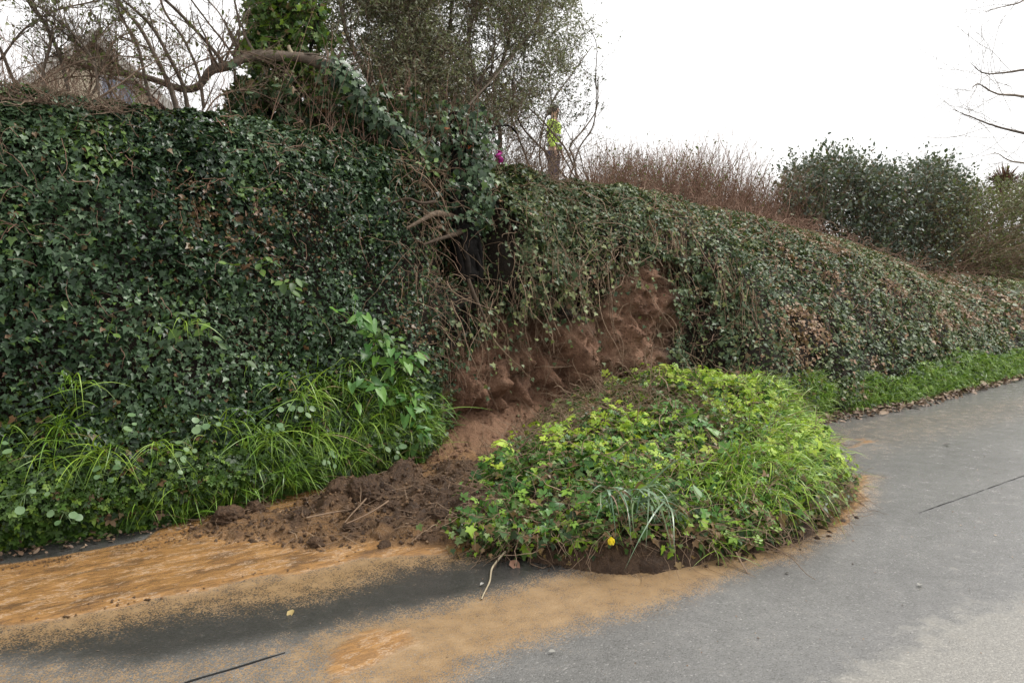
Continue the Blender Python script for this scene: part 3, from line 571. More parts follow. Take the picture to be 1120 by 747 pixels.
shrub('arching_shrub', 'thin bare shrub with straight dark stems slanting up from the bent limb', 'shrub',
  [px_limb([(248, 74, 6.22), (228, 48, 6.2), (205, 25, 6.2), (176, -2, 6.2), (150, -30, 6.2)], .015, .009, seed=11),
   px_limb([(259, 70, 6.22), (244, 45, 6.2), (224, 20, 6.2), (205, -6, 6.2), (190, -30, 6.2)], .009, .006, seed=13),
   px_limb([(257, 88, 6.2), (257, 62, 6.2), (262, 35, 6.2), (258, 10, 6.2), (250, -30, 6.2)], .011, .006, seed=15),
   px_limb([(257, 50, 6.22), (248, 30, 6.2), (238, 12, 6.2), (222, -6, 6.2), (210, -30, 6.2)], .007, .004, seed=16)], M_bark, 7, .4)
shrub('bramble_thicket', 'tangled leafless thicket of thin dark stems at the far left of the bank top', 'shrub',
  [px_limb([(52, 118, 6.1), (48, 80, 6.1), (56, 45, 6.1), (42, 18, 6.1), (20, -10, 6.1)], .014, .007, seed=21),
   px_limb([(75, 100, 6.1), (66, 62, 6.1), (50, 28, 6.1), (36, 5, 6.1), (28, -25, 6.1)], .013, .008, seed=22),
   px_limb([(20, 105, 6.2), (6, 70, 6.2), (-8, 40, 6.2), (-30, 10, 6.2), (-50, -10, 6.2)], .012, .006, seed=23),
   px_limb([(98, 110, 6.2), (108, 85, 6.2), (92, 55, 6.2), (70, 35, 6.2), (45, 15, 6.2)], .010, .005, seed=24),
   px_limb([(110, 112, 6.0), (104, 70, 6.0), (84, 40, 6.0), (50, 12, 6.0), (0, -20, 6.0)], .009, .005, seed=25),
   px_limb([(-30, 100, 6.2), (20, 40, 6.2), (60, 12, 6.2), (110, 0, 6.2), (160, -18, 6.2)], .008, .004, seed=26)], M_bark, 17, .5, (OVA, 1, .026, M_olive), two=6)
shrub('bramble_thicket', 'low twiggy thicket of crossing bramble stems under the arching shrub', 'shrub',
  [px_limb([(140, 122, 6.0), (120, 95, 6.0), (112, 70, 6.0), (125, 45, 6.0), (150, 35, 6.0)], .010, .004, seed=31),
   px_limb([(95, 118, 5.95), (128, 96, 5.9), (150, 80, 5.9), (166, 72, 5.9), (180, 60, 5.9)], .008, .003, seed=32),
   px_limb([(150, 125, 6.1), (180, 90, 6.1), (230, 62, 6.1), (262, 56, 6.1), (300, 66, 6.1)], .006, .003, seed=33),
   px_limb([(225, 125, 6.1), (240, 105, 6.1), (270, 98, 6.1), (300, 110, 6.1), (320, 130, 6.1)], .006, .003, seed=34),
   px_limb([(12, 120, 5.9), (50, 85, 6), (110, 62, 6), (170, 66, 6), (210, 85, 6)], .007, .003, seed=35)], M_twig, 20, .5, (OVA, 1, .024, M_olive), gr=.0, two=6)
shrub('bramble_thicket', 'pale fine-twigged thicket directly in front of the gabled house', 'shrub',
  [px_limb([(60, 125, 6.3), (70, 95, 6.3), (88, 66, 6.3), (80, 40, 6.3), (95, 10, 6.3)], .007, .003, seed=231),
   px_limb([(130, 125, 6.3), (118, 90, 6.3), (128, 60, 6.3), (110, 35, 6.3), (112, 0, 6.3)], .007, .003, seed=232),
   px_limb([(88, 125, 6.3), (100, 92, 6.3), (96, 60, 6.3), (116, 30, 6.3), (140, 10, 6.3)], .007, .003, seed=233),
   px_limb([(160, 125, 6.3), (140, 95, 6.3), (100, 75, 6.3), (60, 68, 6.3), (20, 76, 6.3)], .006, .003, seed=234),
   px_limb([(30, 125, 6.3), (50, 92, 6.3), (90, 84, 6.3), (130, 88, 6.3), (170, 100, 6.3)], .006, .003, seed=235)], M_root, 16, .5, (OVA, 1, .02, M_olive), gr=.0, two=6)
# upright dead canes and brambles all along the top
def canes(px0, px1, Y0, Y1, n, h, mat, name, label, zoff=0, r=.0022, lean=.25, K=7, wob=.1):
    x = at(0, 0, 1)[0]; px = R.uniform(px0, px1, n); Yc = R.uniform(Y0, Y1, n)
    P = np.stack([at(a, 200, b) for a, b in zip(px, Yc)]); P[:, 2] = zc(P[:, 0])-.05+zoff
    hh = h*(.3+.9*R.random(n)**1.2)*(.55+.9*fbm(P, 1.6, 301))
    W = walk(P, np.stack([lean*R.normal(size=n), lean*R.normal(size=n), 1+0*px], -1), hh, K, wob, .01)
    B = Buf(); B.tubes(W, taper(n, K, r*R.lognormal(0, .35, n), .4), 3)
    c, rc = spawn(W, taper(n, K, r, .4), 2, .35, .8, 5, .15, 0, .3, .6); B.tubes(c, np.maximum(rc, r*.4), 3)
    return B.build(name, mat, kind='stuff', label=label, category='undergrowth'), W
canes(-30, 340, 5.9, 7.6, 480, 1.0, M_twigr, 'bramble_canes', 'thin reddish upright canes along the left bank top', r=.002, lean=.4)
canes(-40, 140, 5.5, 5.9, 650, .3, M_twig, 'bramble_mat', 'flattened mat of dry brown bramble at the left end of the bank top', lean=1.6, r=.0026, wob=.3, zoff=.07)
canes(60, 330, 5.75, 6.0, 260, .14, M_twig, 'bramble_mat', 'sparse dry twigs sprawling on the ivy edge under the shrubs', lean=1.6, r=.0025, wob=.3)
canes(330, 520, 6.0, 6.9, 420, .8, M_twigr, 'bramble_canes', 'reddish canes crowded under the evergreen tree', r=.0028)
canes(500, 600, 6.3, 7.2, 420, 1.1, M_twig, 'bramble_canes', 'brown tangle of thin canes and twigs between the hollow trunk and the person', r=.0026, lean=.6, wob=.2)
canes(560, 660, 6.6, 7.3, 260, .6, M_twigr, 'bramble_canes', 'leaning brown canes below the person in the bright jacket', r=.0028, lean=.5)

# bramble hedge
def hedge(px0, px1, Y0, Y1, n, h, label):
    o, W = canes(px0, px1, Y0, Y1, n, h, M_twigr, 'bramble_hedge', label, r=.0036, lean=.3, K=8, wob=.13)
    W2 = W[R.random(len(W)) < .5]; B = Buf(); B.leaves(*leaf_on(W2, 2, OVA, .03, .6)); B.build('hedge_leaves', M_olive, kind='stuff', label='few small withered leaves left on the brown bramble hedge', category='leaves')
hedge(648, 888, 7.3, 8.6, 3900, .92, 'dense brown leafless bramble hedge along the bank top right of the person')
o, W = canes(640, 900, 7.0, 7.5, 1100, .3, M_twigr, 'bramble_mat', 'russet dead undergrowth at the foot of the brown hedge', r=.0035, lean=1.0, wob=.25)

# the big evergreen tree
def crown_twigs(pts, per, L, size, tpl, mat, root, twig_mat, Kt=7, wob=.2, rt=.0025, dirb=(0, 0, .8), leaf_name='crown', A=None, keep=None):
    n = len(pts); D = R.normal(size=(n, 3))+np.array(dirb); W = walk(pts, D, L*R.uniform(.5, 1.4, n), Kt, wob, .01)
    B = Buf(); B.tubes(W, taper(n, Kt, rt, .35), 3); part(B, 'twigs', twig_mat, root)
    B = Buf(); lo = leaf_on(W, per, tpl, size, .1, .015, .6)
    if A is not None: lo = lo[:-1]+(A(lo[1]),)
    B.leaves(*lo); part(B, leaf_name, mat, root); return W
def in_px(poly, n, Y0, Y1, thin=None):
    xs_ = [p[0] for p in poly]; ys_ = [p[1] for p in poly]; out = []
    while len(out) < n:
        q = np.stack([R.uniform(min(xs_), max(xs_), n*2), R.uniform(min(ys_), max(ys_), n*2)], -1); ok = sdist(q, poly) > 0
        if thin is not None: ok &= R.random(len(q)) < thin(q)
        for p in q[ok]: out.append(at(p[0], p[1], R.uniform(Y0, Y1)))
    return np.array(out[:n])
et = tree_thing('evergreen_tree', 'large dense olive-grey evergreen tree with many thin stems on the middle of the bank top', 'tree', tuple(at(470, 190, 6.9)))
ls = [px_limb([(520, 210, 6.8), (517, 150, 6.85), (522, 100, 6.9), (512, 50, 6.9), (520, 0, 6.9), (530, -60, 6.9)], .03, .012, seed=40),
      px_limb([(505, 200, 6.9), (500, 140, 6.95), (530, 95, 7.0), (560, 60, 7.0), (590, 20, 7.0), (610, -40, 7.0)], .035, .01, seed=41),
      px_limb([(470, 190, 6.9), (462, 130, 7.0), (448, 80, 7.0), (452, 30, 7.0), (440, -10, 7.0), (430, -70, 7.0)], .04, .015, seed=42),
      px_limb([(455, 185, 6.8), (430, 130, 6.8), (402, 85, 6.8), (380, 40, 6.8), (372, 0, 6.8), (360, -60, 6.8)], .03, .012, seed=43),
      px_limb([(540, 205, 7.1), (548, 150, 7.1), (540, 100, 7.1), (555, 50, 7.1), (560, 0, 7.1), (570, -60, 7.1)], .025, .01, seed=44),
      px_limb([(480, 190, 7.1), (488, 130, 7.1), (480, 80, 7.1), (492, 30, 7.1), (495, -10, 7.1), (500, -70, 7.1)], .03, .01, seed=45)]
P, r = stack(ls)
for p_, r_ in ls: B = Buf(); B.tubes(p_[None], r_[None], 7); part(B, 'trunk', M_bark, et)
a_, ra_ = spawn(P, r, 12, .38, .65, 10, .1, -.03, .2, .45); b_, rb_ = spawn(a_, ra_, 6, .5, .7, 7, .15); B = Buf(); B.tubes(a_, np.maximum(ra_, .003), 4); B.tubes(b_, np.maximum(rb_, .002), 3); part(B, 'branches', M_bark, et)
ET = [(345, -70), (690, -70), (632, 0), (640, 40), (618, 80), (585, 110), (560, 140), (520, 150), (500, 130), (470, 160), (440, 150), (410, 110), (370, 70), (335, 40)]
gate = lambda q: (.2+.8*sst(.38, .52, fbm(np.stack([q[:, 0], q[:, 1], 0*q[:, 0]], -1), .022, 101)))*(1-.35*sst(450, 640, q[:, 0]))
crown_twigs(in_px(ET, 8300, 6.5, 8.3, gate), 12, .32, .037, LAN, M_tree, et, M_twig)
ET2 = [(350, -60), (470, -60), (480, 40), (470, 120), (430, 140), (390, 90), (350, 50)]
crown_twigs(in_px(ET2, 1500, 6.6, 8.0, gate), 13, .28, .038, LAN, M_tree, et, M_twig)
# ivy-clad bush between the limb and the tree
ib = tree_thing('ivy_bush', 'upright bush smothered in green ivy leaves behind the bent limb', 'bush', tuple(at(300, 140, 6.6)))
B = Buf(); s1 = stack([px_limb([(300, 150, 6.6), (296, 110, 6.6), (300, 60, 6.6), (290, 10, 6.6), (300, -40, 6.6)], .03, .012, seed=50), px_limb([(330, 150, 6.5), (318, 110, 6.5), (330, 70, 6.5), (345, 40, 6.5), (350, 0, 6.5)], .02, .01, seed=51), px_limb([(283, 100, 6.5), (290, 120, 6.45), (310, 135, 6.4), (325, 160, 6.4), (330, 180, 6.4)], .02, .012, seed=52)])

for k in range(3): B = Buf(); B.tubes(s1[0][k][None], s1[1][k][None], 6); part(B, 'trunk', M_barkd, ib)
IB = [(262, 35), (285, -30), (330, -40), (345, 20), (372, 60), (400, 110), (420, 160), (330, 165), (270, 140), (255, 120), (280, 85), (262, 60)]
gi = lambda q: .1+.9*sst(.40, .55, fbm(np.stack([q[:, 0], q[:, 1], 0*q[:, 0]], -1), .03, 111))
crown_twigs(in_px(IB, 1500, 6.3, 7.0, gi), 7, .16, .045, IVYB, M_ivyM, ib, M_twig, rt=.003)
crown_twigs(in_px([(255, 100), (480, 110), (490, 185), (330, 180), (250, 140)], 700, 6.1, 6.6, gi), 7, .16, .048, IVYB, M_ivyL, ib, M_twig, rt=.003, leaf_name='ivy_leaves')
# ivy-clad dead trunk with the black hollow
dt = tree_thing('dead_tree', 'dark rotten ivy-clad trunk with a black hollow standing in the torn bank', 'dead tree', tuple(at(506, 300, 6.0)))
tr = limb([at(512, 306, 5.98), at(507, 262, 5.98), at(502, 215, 6.05), at(500, 170, 6.15), at(497, 125, 6.2)], .13, .06, 40, wob=.05, seed=60)
B = Buf(); B.tubes(tr[0][None], tr[1][None]*(.7+.6*vnoise(tr[0]*9, 3, 4)), 14)
for k in range(9):
    oo = np.array([.1*math.cos(k*.7), -.07-.05*math.sin(k*1.3)*.5, 0]); B.tubes((tr[0]+oo+.05*(np.stack([vnoise(tr[0], 6, k), vnoise(tr[0], 6, k+20), 0*tr[1]], -1)-.5))[None, 0:30+k], (.012+.02*vnoise(tr[0], 9, k+3))[None, 0:30+k], 6)
part(B, 'trunk', M_barkd, dt)
M_snag = barkmat('bark_weathered', [(.03, .02, .013), (.085, .06, .042), (.22, .165, .12)], 35)
def snag(pts, r0, r1, seed):
    l = px_limb(pts, r0, r1, 14, seed=seed); B = Buf(); B.tubes(l[0][None], (l[1]*(.8+.5*vnoise(l[0], 20, seed)))[None], 7); part(B, 'broken_branch', M_snag, dt)
snag([(500, 240, 6.0), (480, 233, 5.85), (462, 240, 5.75), (444, 250, 5.7)], .035, .012, 61)
snag([(508, 252, 5.95), (492, 258, 5.8), (474, 264, 5.7), (462, 268, 5.65)], .028, .008, 62)
snag([(428, 222, 5.75), (445, 217, 5.7), (460, 222, 5.7), (476, 221, 5.8)], .008, .014, 63)
snag([(512, 305, 5.6), (520, 325, 5.55), (528, 343, 5.5), (531, 352, 5.5)], .016, .007, 64)
P = tr[0][R.integers(12, 40, 1700)]+R.normal(size=(1700, 3))*np.array([.12, .1, .05])+np.array([.05, -.05, 0]); q = 1700
B = Buf(); B.leaves(IVYB, P, nrm(np.array([0, -1, .5])+.5*R.normal(size=(q, 3))), np.array([0, 0, -1.])+.6*R.normal(size=(q, 3)), .045*R.lognormal(0, .25, q), att(q, (R.random(q) < .1)*.7)); part(B, 'ivy_leaves', M_ivyL, dt)
hd = tree_thing('leaning_tree', 'slender dark branch rising right out of the hollow trunk towards the evergreen crown', 'tree', tuple(at(520, 120, 6.3)))
B = Buf(); l = px_limb([(500, 130, 6.2), (512, 116, 6.25), (530, 97, 6.3), (548, 78, 6.35), (562, 62, 6.4)], .013, .006, seed=66); B.tubes(l[0][None], l[1][None], 6); part(B, 'limb', M_bark, hd)
B = Buf(); l = px_limb([(528, 160, 6.3), (540, 141, 6.3), (556, 138, 6.3), (566, 146, 6.35)], .014, .01, seed=67); B.tubes(l[0][None], l[1][None], 6); part(B, 'branch_stub', M_barkd, hd)

# bare shrub right of the tree, fanned stems, few leaves
shrub('fan_shrub', 'nearly leafless shrub of fanned grey stems reaching out against the white sky', 'shrub',
  [px_limb([(632, 205, 7.0), (628, 175, 7.0), (624, 160, 7.0), (640, 140, 7.0), (652, 120, 7.0), (655, 85, 7.0)], .013, .006, seed=70),
   px_limb([(620, 205, 7.0), (632, 165, 7.0), (650, 133, 7.0), (652, 80, 7.0), (652, 48, 7.0), (632, 8, 7.0)], .011, .003, seed=71),
   px_limb([(640, 215, 6.9), (622, 170, 6.9), (600, 140, 6.9), (575, 115, 6.9), (540, 85, 6.9), (520, 60, 6.9)], .013, .005, seed=72),
   px_limb([(630, 210, 7.0), (600, 170, 7.0), (572, 140, 7.0), (560, 100, 7.0), (570, 60, 7.0), (598, 22, 7.0)], .013, .005, seed=73),
   px_limb([(600, 210, 7.1), (590, 170, 7.1), (600, 120, 7.1), (622, 85, 7.1), (640, 62, 7.1), (648, 50, 7.1)], .011, .004, seed=74),
   px_limb([(588, 210, 7.0), (575, 170, 7.0), (560, 130, 7.0), (556, 90, 7.0), (540, 50, 7.0), (552, 5, 7.0)], .013, .005, seed=75)], M_bark, 10, .32, (OVA, 2, .022, M_bush), two=4)
crown_twigs(in_px([(560, 40), (632, 40), (648, 90), (640, 130), (600, 150), (560, 200)], 600, 6.9, 7.5), 5, .22, .022, OVA, M_bush, et, M_twig, leaf_name='leaves')

shrub('fan_shrub', 'low branching shrub of crossing grey stems directly in front of the person', 'shrub',
  [px_limb([(560, 215, 7.2), (575, 180, 7.2), (590, 150, 7.2), (600, 120, 7.2), (615, 90, 7.2)], .009, .004, seed=171),
   px_limb([(640, 215, 7.2), (625, 185, 7.2), (610, 160, 7.2), (592, 135, 7.2), (580, 110, 7.2)], .009, .004, seed=172),
   px_limb([(600, 220, 7.3), (604, 190, 7.3), (596, 160, 7.3), (606, 130, 7.3), (600, 95, 7.3)], .008, .004, seed=173),
   px_limb([(655, 215, 7.2), (640, 190, 7.2), (632, 165, 7.2), (618, 140, 7.2), (606, 115, 7.2)], .008, .003, seed=174)], M_bark, 7, .4, (OVA, 2, .022, M_tree), two=4)
# dark evergreen bushes
def bush(name, label, poly, n, Y0, Y1, size, mat, tpl=OVA, per=8, L=.22, dirb=(0, 0, .5), extra=None, sc=.03, tmat=None):
    cx = sum(p[0] for p in poly)/len(poly); cy = max(p[1] for p in poly); root = tree_thing(name, label, 'bush', tuple(at(cx, cy-6, (Y0+Y1)/2)))
    b = at(cx, cy, (Y0+Y1)/2); n0 = 22; q = in_px(poly, n0, Y0+.1, Y1)
    st = np.stack([limb([b+.25*R.normal(size=3)*[1, .5, 0], b*.5+p*.5+.05*R.normal(size=3), p], .02, .006, 12, seed=int(i))[0] for i, p in enumerate(q)])
    
    for k in range(n0): B = Buf(); B.tubes(st[k][None], taper(1, 12, .02, .3), 5); part(B, 'stem', M_bark, root)
    g = lambda q: .32+.68*sst(.40, .56, fbm(np.stack([q[:, 0], q[:, 1], 0*q[:, 0]], -1), sc, 121))
    crown_twigs(in_px(poly, n, Y0, Y1, g), per, L, size, tpl, mat, root, tmat or M_twig, rt=.003, dirb=dirb)
    return root
bush('evergreen_bush', 'dark glossy evergreen bush right of the brown hedge, left one of two', [(858, 205), (870, 190), (890, 184), (905, 178), (925, 180), (945, 190), (965, 196), (1000, 210), (1000, 305), (955, 290), (925, 268), (895, 250), (862, 235)], 2900, 7.3, 8.8, .055, M_bush, per=9, L=.42, dirb=(0, 0, 1.1))
bush('evergreen_bush', 'dark glossy evergreen bush at right with a higher twiggy top, right one of two', [(928, 212), (950, 198), (990, 188), (1012, 184), (1040, 190), (1052, 205), (1068, 228), (1060, 262), (1045, 305), (1010, 312), (975, 298), (940, 262)], 2900, 7.4, 9.4, .06, M_bush, per=9, L=.5, dirb=(0, 0, 1.1))
bush('tangled_shrub', 'straggly olive shrub with pale bare stems beyond the dark bushes at the right edge', [(1020, 225), (1050, 208), (1085, 203), (1115, 206), (1150, 205), (1160, 310), (1110, 308), (1070, 306), (1035, 300)], 5000, 7.4, 9.6, .05, M_olive, per=7, L=.45)
canes(1000, 1150, 7.6, 9.3, 1700, 1.9, M_root, 'dry_stems', 'pale dry arching stems tangled in the olive shrub at right', r=.0055, lean=.9, wob=.22)
o, W = canes(860, 1080, 7.7, 8.2, 500, .35, M_twigr, 'dry_stems', 'brown twigs under the dark evergreen bushes', r=.005, lean=.8, wob=.2)

# red cordyline
def cordyline(px, py, Y, s, label, g):
    c = at(px, py, Y); root = tree_thing('cordyline', label, 'palm', (c[0], c[1], c[2]-1.6), g)
    l = limb([c+[0, 0, -1.8], c+[.03, 0, -.8], c], .09, .06, 12); B = Buf(); B.tubes(l[0][None], l[1][None], 8); part(B, 'trunk', M_bark, root)
    n = 340; d = nrm(R.normal(size=(n, 3))+np.array([0, 0, .8])); B = Buf(); B.blades(np.repeat(c[None], n, 0)+d*.04, d, s*R.uniform(.6, 1.1, n), .075, .12*R.random(n), att(n), 5); part(B, 'crown', M_cord, root)
cordyline(1097, 203, 11.5, .6, 'spiky purple-red cordyline head above the olive shrub', 'red cordylines')
cordyline(1128, 206, 12.2, .55, 'spiky purple-red cordyline head cut by the right edge of the photo', 'red cordylines')

# leafless tree whose branches enter at the right edge
bt = tree_thing('bare_tree', 'leafless tree off to the right with fine branch tips entering against the sky', 'tree', tuple(at(1290, 330, 9)))
ls = [px_limb([(1290, 380, 9), (1288, 250, 9), (1275, 120, 9), (1280, 0, 9), (1290, -120, 9)], .16, .07, seed=80)]
B = Buf(); B.tubes(*stack(ls), 9); part(B, 'trunk', M_bark, bt)
bl_ = [px_limb([(1284, 190, 9), (1200, 165, 9), (1120, 146, 9), (1085, 137, 9), (1062, 128, 9), (1038, 119, 9)], .05, .004, seed=81),
       px_limb([(1278, 150, 9), (1190, 118, 9), (1120, 106, 9), (1090, 103, 9), (1070, 92, 9), (1062, 98, 9)], .05, .004, seed=82),
       px_limb([(1276, 110, 9), (1190, 70, 9), (1125, 76, 9), (1100, 80, 9), (1075, 80, 9), (1060, 68, 9)], .05, .004, seed=83),
       px_limb([(1280, 20, 9), (1200, -20, 9), (1140, -12, 9), (1115, 3, 9), (1095, 8, 9), (1080, 12, 9)], .04, .003, seed=84),
       px_limb([(1286, 230, 9), (1200, 190, 9), (1130, 180, 9), (1105, 176, 9), (1090, 168, 9), (1072, 172, 9)], .04, .003, seed=85)]
P, r = stack(bl_); a_, ra_ = spawn(P, r, 15, .22, .6, 8, .16, 0, .35, .4); b_, rb_ = spawn(a_, np.maximum(ra_, .003), 4, .5, .6, 6, .16)
B = Buf(); B.tubes(P, r, 6); B.tubes(a_, np.clip(ra_, .002, .005), 4); B.tubes(b_, np.clip(rb_, .002, .004), 3); part(B, 'branches', M_bark, bt)

# ------------------------------------------------------------------ verge: herbs and long grass
def vb(n, x0, x1, h0, h1, out=0.0):
    x = R.uniform(x0, x1, n); hh = h0+(h1-h0)*R.random(n)**1.3*(.35+1.1*fbm(np.stack([x, 0*x, 0*x], -1), 1.3, 131))
    v = np.clip((np.arcsin(np.clip(hh/zc(x), 0, 1))*2/math.pi)**(1/.92), 0, 1); P = bank(x, v, False); return P, hh
n = 15000; P, hh = vb(n, -1.6, 3.55, .0, 1.05); k = R.random(n) < (1-.75*sst(.45, 1.0, hh))*(1-.6*sst(3.2, 3.5, P[:, 0])); P, hh = P[k], hh[k]; n = len(P)
bulge = .2*(1-sst(.2, .75, hh))*(.5+fbm(P, 2.2, 132)); P[:, 1] -= bulge*sst(0, .3, hh)+.04+.06*R.random(n)
N = nrm(np.array([0, -.8, .8])+.55*R.normal(size=(n, 3))); A = np.stack([np.clip(R.normal(.4, .25, n)+.25*(fbm(P, 3, 133)-.5), 0, 1), (R.random(n) < .12)*.8, (R.random(n) < .03)*.9], -1)
B = Buf(); B.leaves(HERB, P, N, R.normal(size=(n, 3))+np.array([0, -.5, 0]), .034*R.lognormal(0, .3, n), A); B.build('verge_herbs', M_herb, kind='stuff', label='low bright green herbs matted along the foot of the ivy wall at left', category='herbs')
n = 26000; P, hh = vb(n, -1.6, 3.4, 0, .55); P[:, 1] -= .16*(1-sst(.1, .5, hh))*(.5+fbm(P, 2.2, 132))*sst(0, .3, hh)+.03+.05*R.random(n)
B = Buf(); B.leaves(IVYL, P, nrm(np.array([0, -.8, .8])+.5*R.normal(size=(n, 3))), R.normal(size=(n, 3)), .019*R.lognormal(0, .3, n), np.stack([np.clip(R.normal(.35, .25, n), 0, 1), 0*hh, 0*hh], -1)); B.build('verge_herbs', M_herb, kind='stuff', label='tiny leaved creeping herb filling the lowest edge beside the gutter at left', category='herbs')
def grass_stuff(name, label, x0, x1, h0, h1, n, L, W, mat=M_grass, clump=.5, dy=-.12, deadp=.04):
    m = max(1, int(n/14)); Pc, hc = vb(m, x0, x1, h0, h1); kk = fbm(Pc, 1.6, 141) > clump; Pc = Pc[kk] if kk.sum() > 4 else Pc
    i = R.integers(0, len(Pc), n); P = Pc[i]+.03*R.normal(size=(n, 3)); P[:, 1] += dy
    d = nrm(np.stack([.7*R.normal(size=n), -.5-.4*R.random(n), .6+.7*R.random(n)], -1))
    A = np.stack([np.clip(R.normal(.5, .25, n), 0, 1), (R.random(n) < .15)*.7, (R.random(n) < deadp)*1.], -1)
    B = Buf(); B.blades(P, d, L*R.uniform(.35, 1.2, n), W*R.uniform(.6, 1.3, n), R.uniform(.25, 1.15, n), A, 7); return B.build(name, mat, kind='stuff', label=label, category='grass')
grass_stuff('verge_grass', 'long arching grass growing out of the left verge', -1.4, 3.3, .06, .78, 3300, .27, .0095, clump=.52)
grass_stuff('verge_grass', 'thick grass by the scar at the right end of the left verge', 1.5, 3.4, .1, .8, 1300, .32, .0105, clump=.42)
grass_stuff('verge_grass', 'fresh green grass strip at the foot of the right bank', 6.4, 13, .0, .34, 11000, .17, .008, clump=.36, dy=-.02, deadp=.02)
grass_stuff('verge_grass', 'distant green grass strip along the lane edge at far right', 13, 32, .0, .4, 7000, .22, .014, clump=.3, dy=-.02, deadp=.02)
grass_stuff('verge_grass', 'rank tall grass tufts where the right verge meets the mound', 5.9, 7.6, .0, .5, 1600, .28, .008, clump=.3, dy=-.05)
n = 9000; P, hh = vb(n, 6.0, 14, 0, .42); P[:, 1] -= .03+.05*R.random(n)
B = Buf(); B.leaves(HERB, P, nrm(np.array([0, -.7, .8])+.5*R.normal(size=(n, 3))), R.normal(size=(n, 3)), .042*R.lognormal(0, .3, n), att(n, (R.random(n) < .2)*.8)); B.build('verge_herbs', M_herb, kind='stuff', label='green herbs among the grass at the foot of the right bank', category='herbs')
# leaf litter at the lane edge on the right
n = 2600; x = R.uniform(6.3, 13, n); P = np.stack([x, yb(x)-.02-.30*R.random(n)**1.6*(1-.5*sst(8, 12, x)), .008+.03*R.random(n)], -1)
B = Buf(); B.leaves(OVA, P, nrm(np.array([0, 0, 1])+.45*R.normal(size=(n, 3))), R.normal(size=(n, 3)), .05*R.lognormal(0, .3, n), att(n)); B.build('leaf_litter', M_litter, kind='stuff', label='strip of dead brown leaves and dirt along the lane edge at right', category='leaf litter')
n = 260; x = R.uniform(.1, 1.8, n); P = np.stack([x, yb(x)-.05-.22*R.random(n), .006+.02*R.random(n)], -1)
B = Buf(); B.leaves(OVA, P, nrm(np.array([0, 0, 1])+.3*R.normal(size=(n, 3))), R.normal(size=(n, 3)), .028*R.lognormal(0, .3, n), att(n)); B.build('leaf_litter', M_litter, kind='stuff', label='crumbs of dead leaf in the grey gutter at left', category='leaf litter')

# ------------------------------------------------------------------ what grows on the mound
def mpts(n, lo=.02):
    out = np.zeros((0, 2))
    while len(out) < n:
        q = np.stack([R.uniform(2.2, 6.7, n*2), R.uniform(2.6, 5.9, n*2)], -1); q = q[sdist(q, MO) > lo]; out = np.concatenate([out, q])
    q = out[:n]; e = .03; z = mound(q[:, 0], q[:, 1]); zs = lambda a, b: mound(a, b, False)
    gx = (zs(q[:, 0]+e, q[:, 1])-zs(q[:, 0]-e, q[:, 1]))/(2*e); gy = (zs(q[:, 0], q[:, 1]+e)-zs(q[:, 0], q[:, 1]-e))/(2*e)
    return np.stack([q[:, 0], q[:, 1], z], -1), nrm(np.stack([-gx, -gy, 1+0*gx], -1))
P, N = mpts(30000, .07); n = len(P); gfac = fbm(P, 1.5, 151); brn = np.clip(sst(.45, .6, fbm(P, 2.4, 152))+1.2*sst(4.0, 4.7, P[:, 1])*(1-sst(4.7, 5.4, P[:, 0])), 0, 1)*(1-.6*sst(4.8, 5.6, P[:, 0]))
k = R.random(n) < .5+.7*gfac; P, N, brn = P[k], N[k], brn[k]; n = len(P); P = P+N*(.02+.11*R.random(n)*(.4+fbm(P, 4, 153)))[:, None]
A = np.stack([np.clip(R.normal(.5, .27, n), 0, 1), (R.random(n) < .12)*.9, (R.random(n) < .06+.36*brn)*R.uniform(.5, 1, n)], -1)
B = Buf(); B.leaves(IVY, P, nrm(N+np.array([0, -.1, .3])+.6*R.normal(size=(n, 3))), R.normal(size=(n, 3))+np.array([0, -.8, -.2]), .034*R.lognormal(0, .35, n), A); B.build('mound_ivy', M_ivyM, kind='stuff', label='torn ivy and withered leaves carpeting the slipped mound', category='ivy')
P, N = mpts(15000, .12); g = .55*fbm(P, 1.9, 161)+.5*fbm(P, 5.5, 164)+.13*sst(4.2, 5.4, P[:, 0])-.07*sst(3.9, 3.3, P[:, 0])-.12*sst(4.6, 5.2, P[:, 1])*(1-sst(4.9, 5.6, P[:, 0])); k = g > .59; P, N = P[k], N[k]; n = len(P); P = P+N*(R.uniform(.03, .2, n)*(.4+1.2*fbm(P, 5, 162)))[:, None]
lm = np.stack([np.clip(R.normal(.45, .25, n), 0, 1), (R.random(n) < .2)*.6, 0*P[:, 0]], -1)
B = Buf(); B.leaves(HERB, P, nrm(N+.45*R.normal(size=(n, 3))+np.array([0, -.2, .4])), R.normal(size=(n, 3)), .04*R.lognormal(0, .35, n), lm); B.build('lime_herbs', M_lime, kind='stuff', label='bright yellow-green young herbs spreading over the mound top and right side', category='herbs')
P, N = mpts(6500, .03); kk = R.random(6500) < 1-.85*sst(4.0, 4.7, P[:, 1])*(1-sst(4.7, 5.4, P[:, 0])); P, N = P[kk], N[kk]; n = len(P); P = P+N*R.uniform(.03, .15, n)[:, None]
B = Buf(); B.leaves(HERB, P, nrm(N+.5*R.normal(size=(n, 3))), R.normal(size=(n, 3)), .046*R.lognormal(0, .35, n), att(n, (R.random(n) < .25)*.9)); B.build('mound_herbs', M_broad, kind='stuff', label='darker green small herbs between the ivy on the mound', category='herbs')
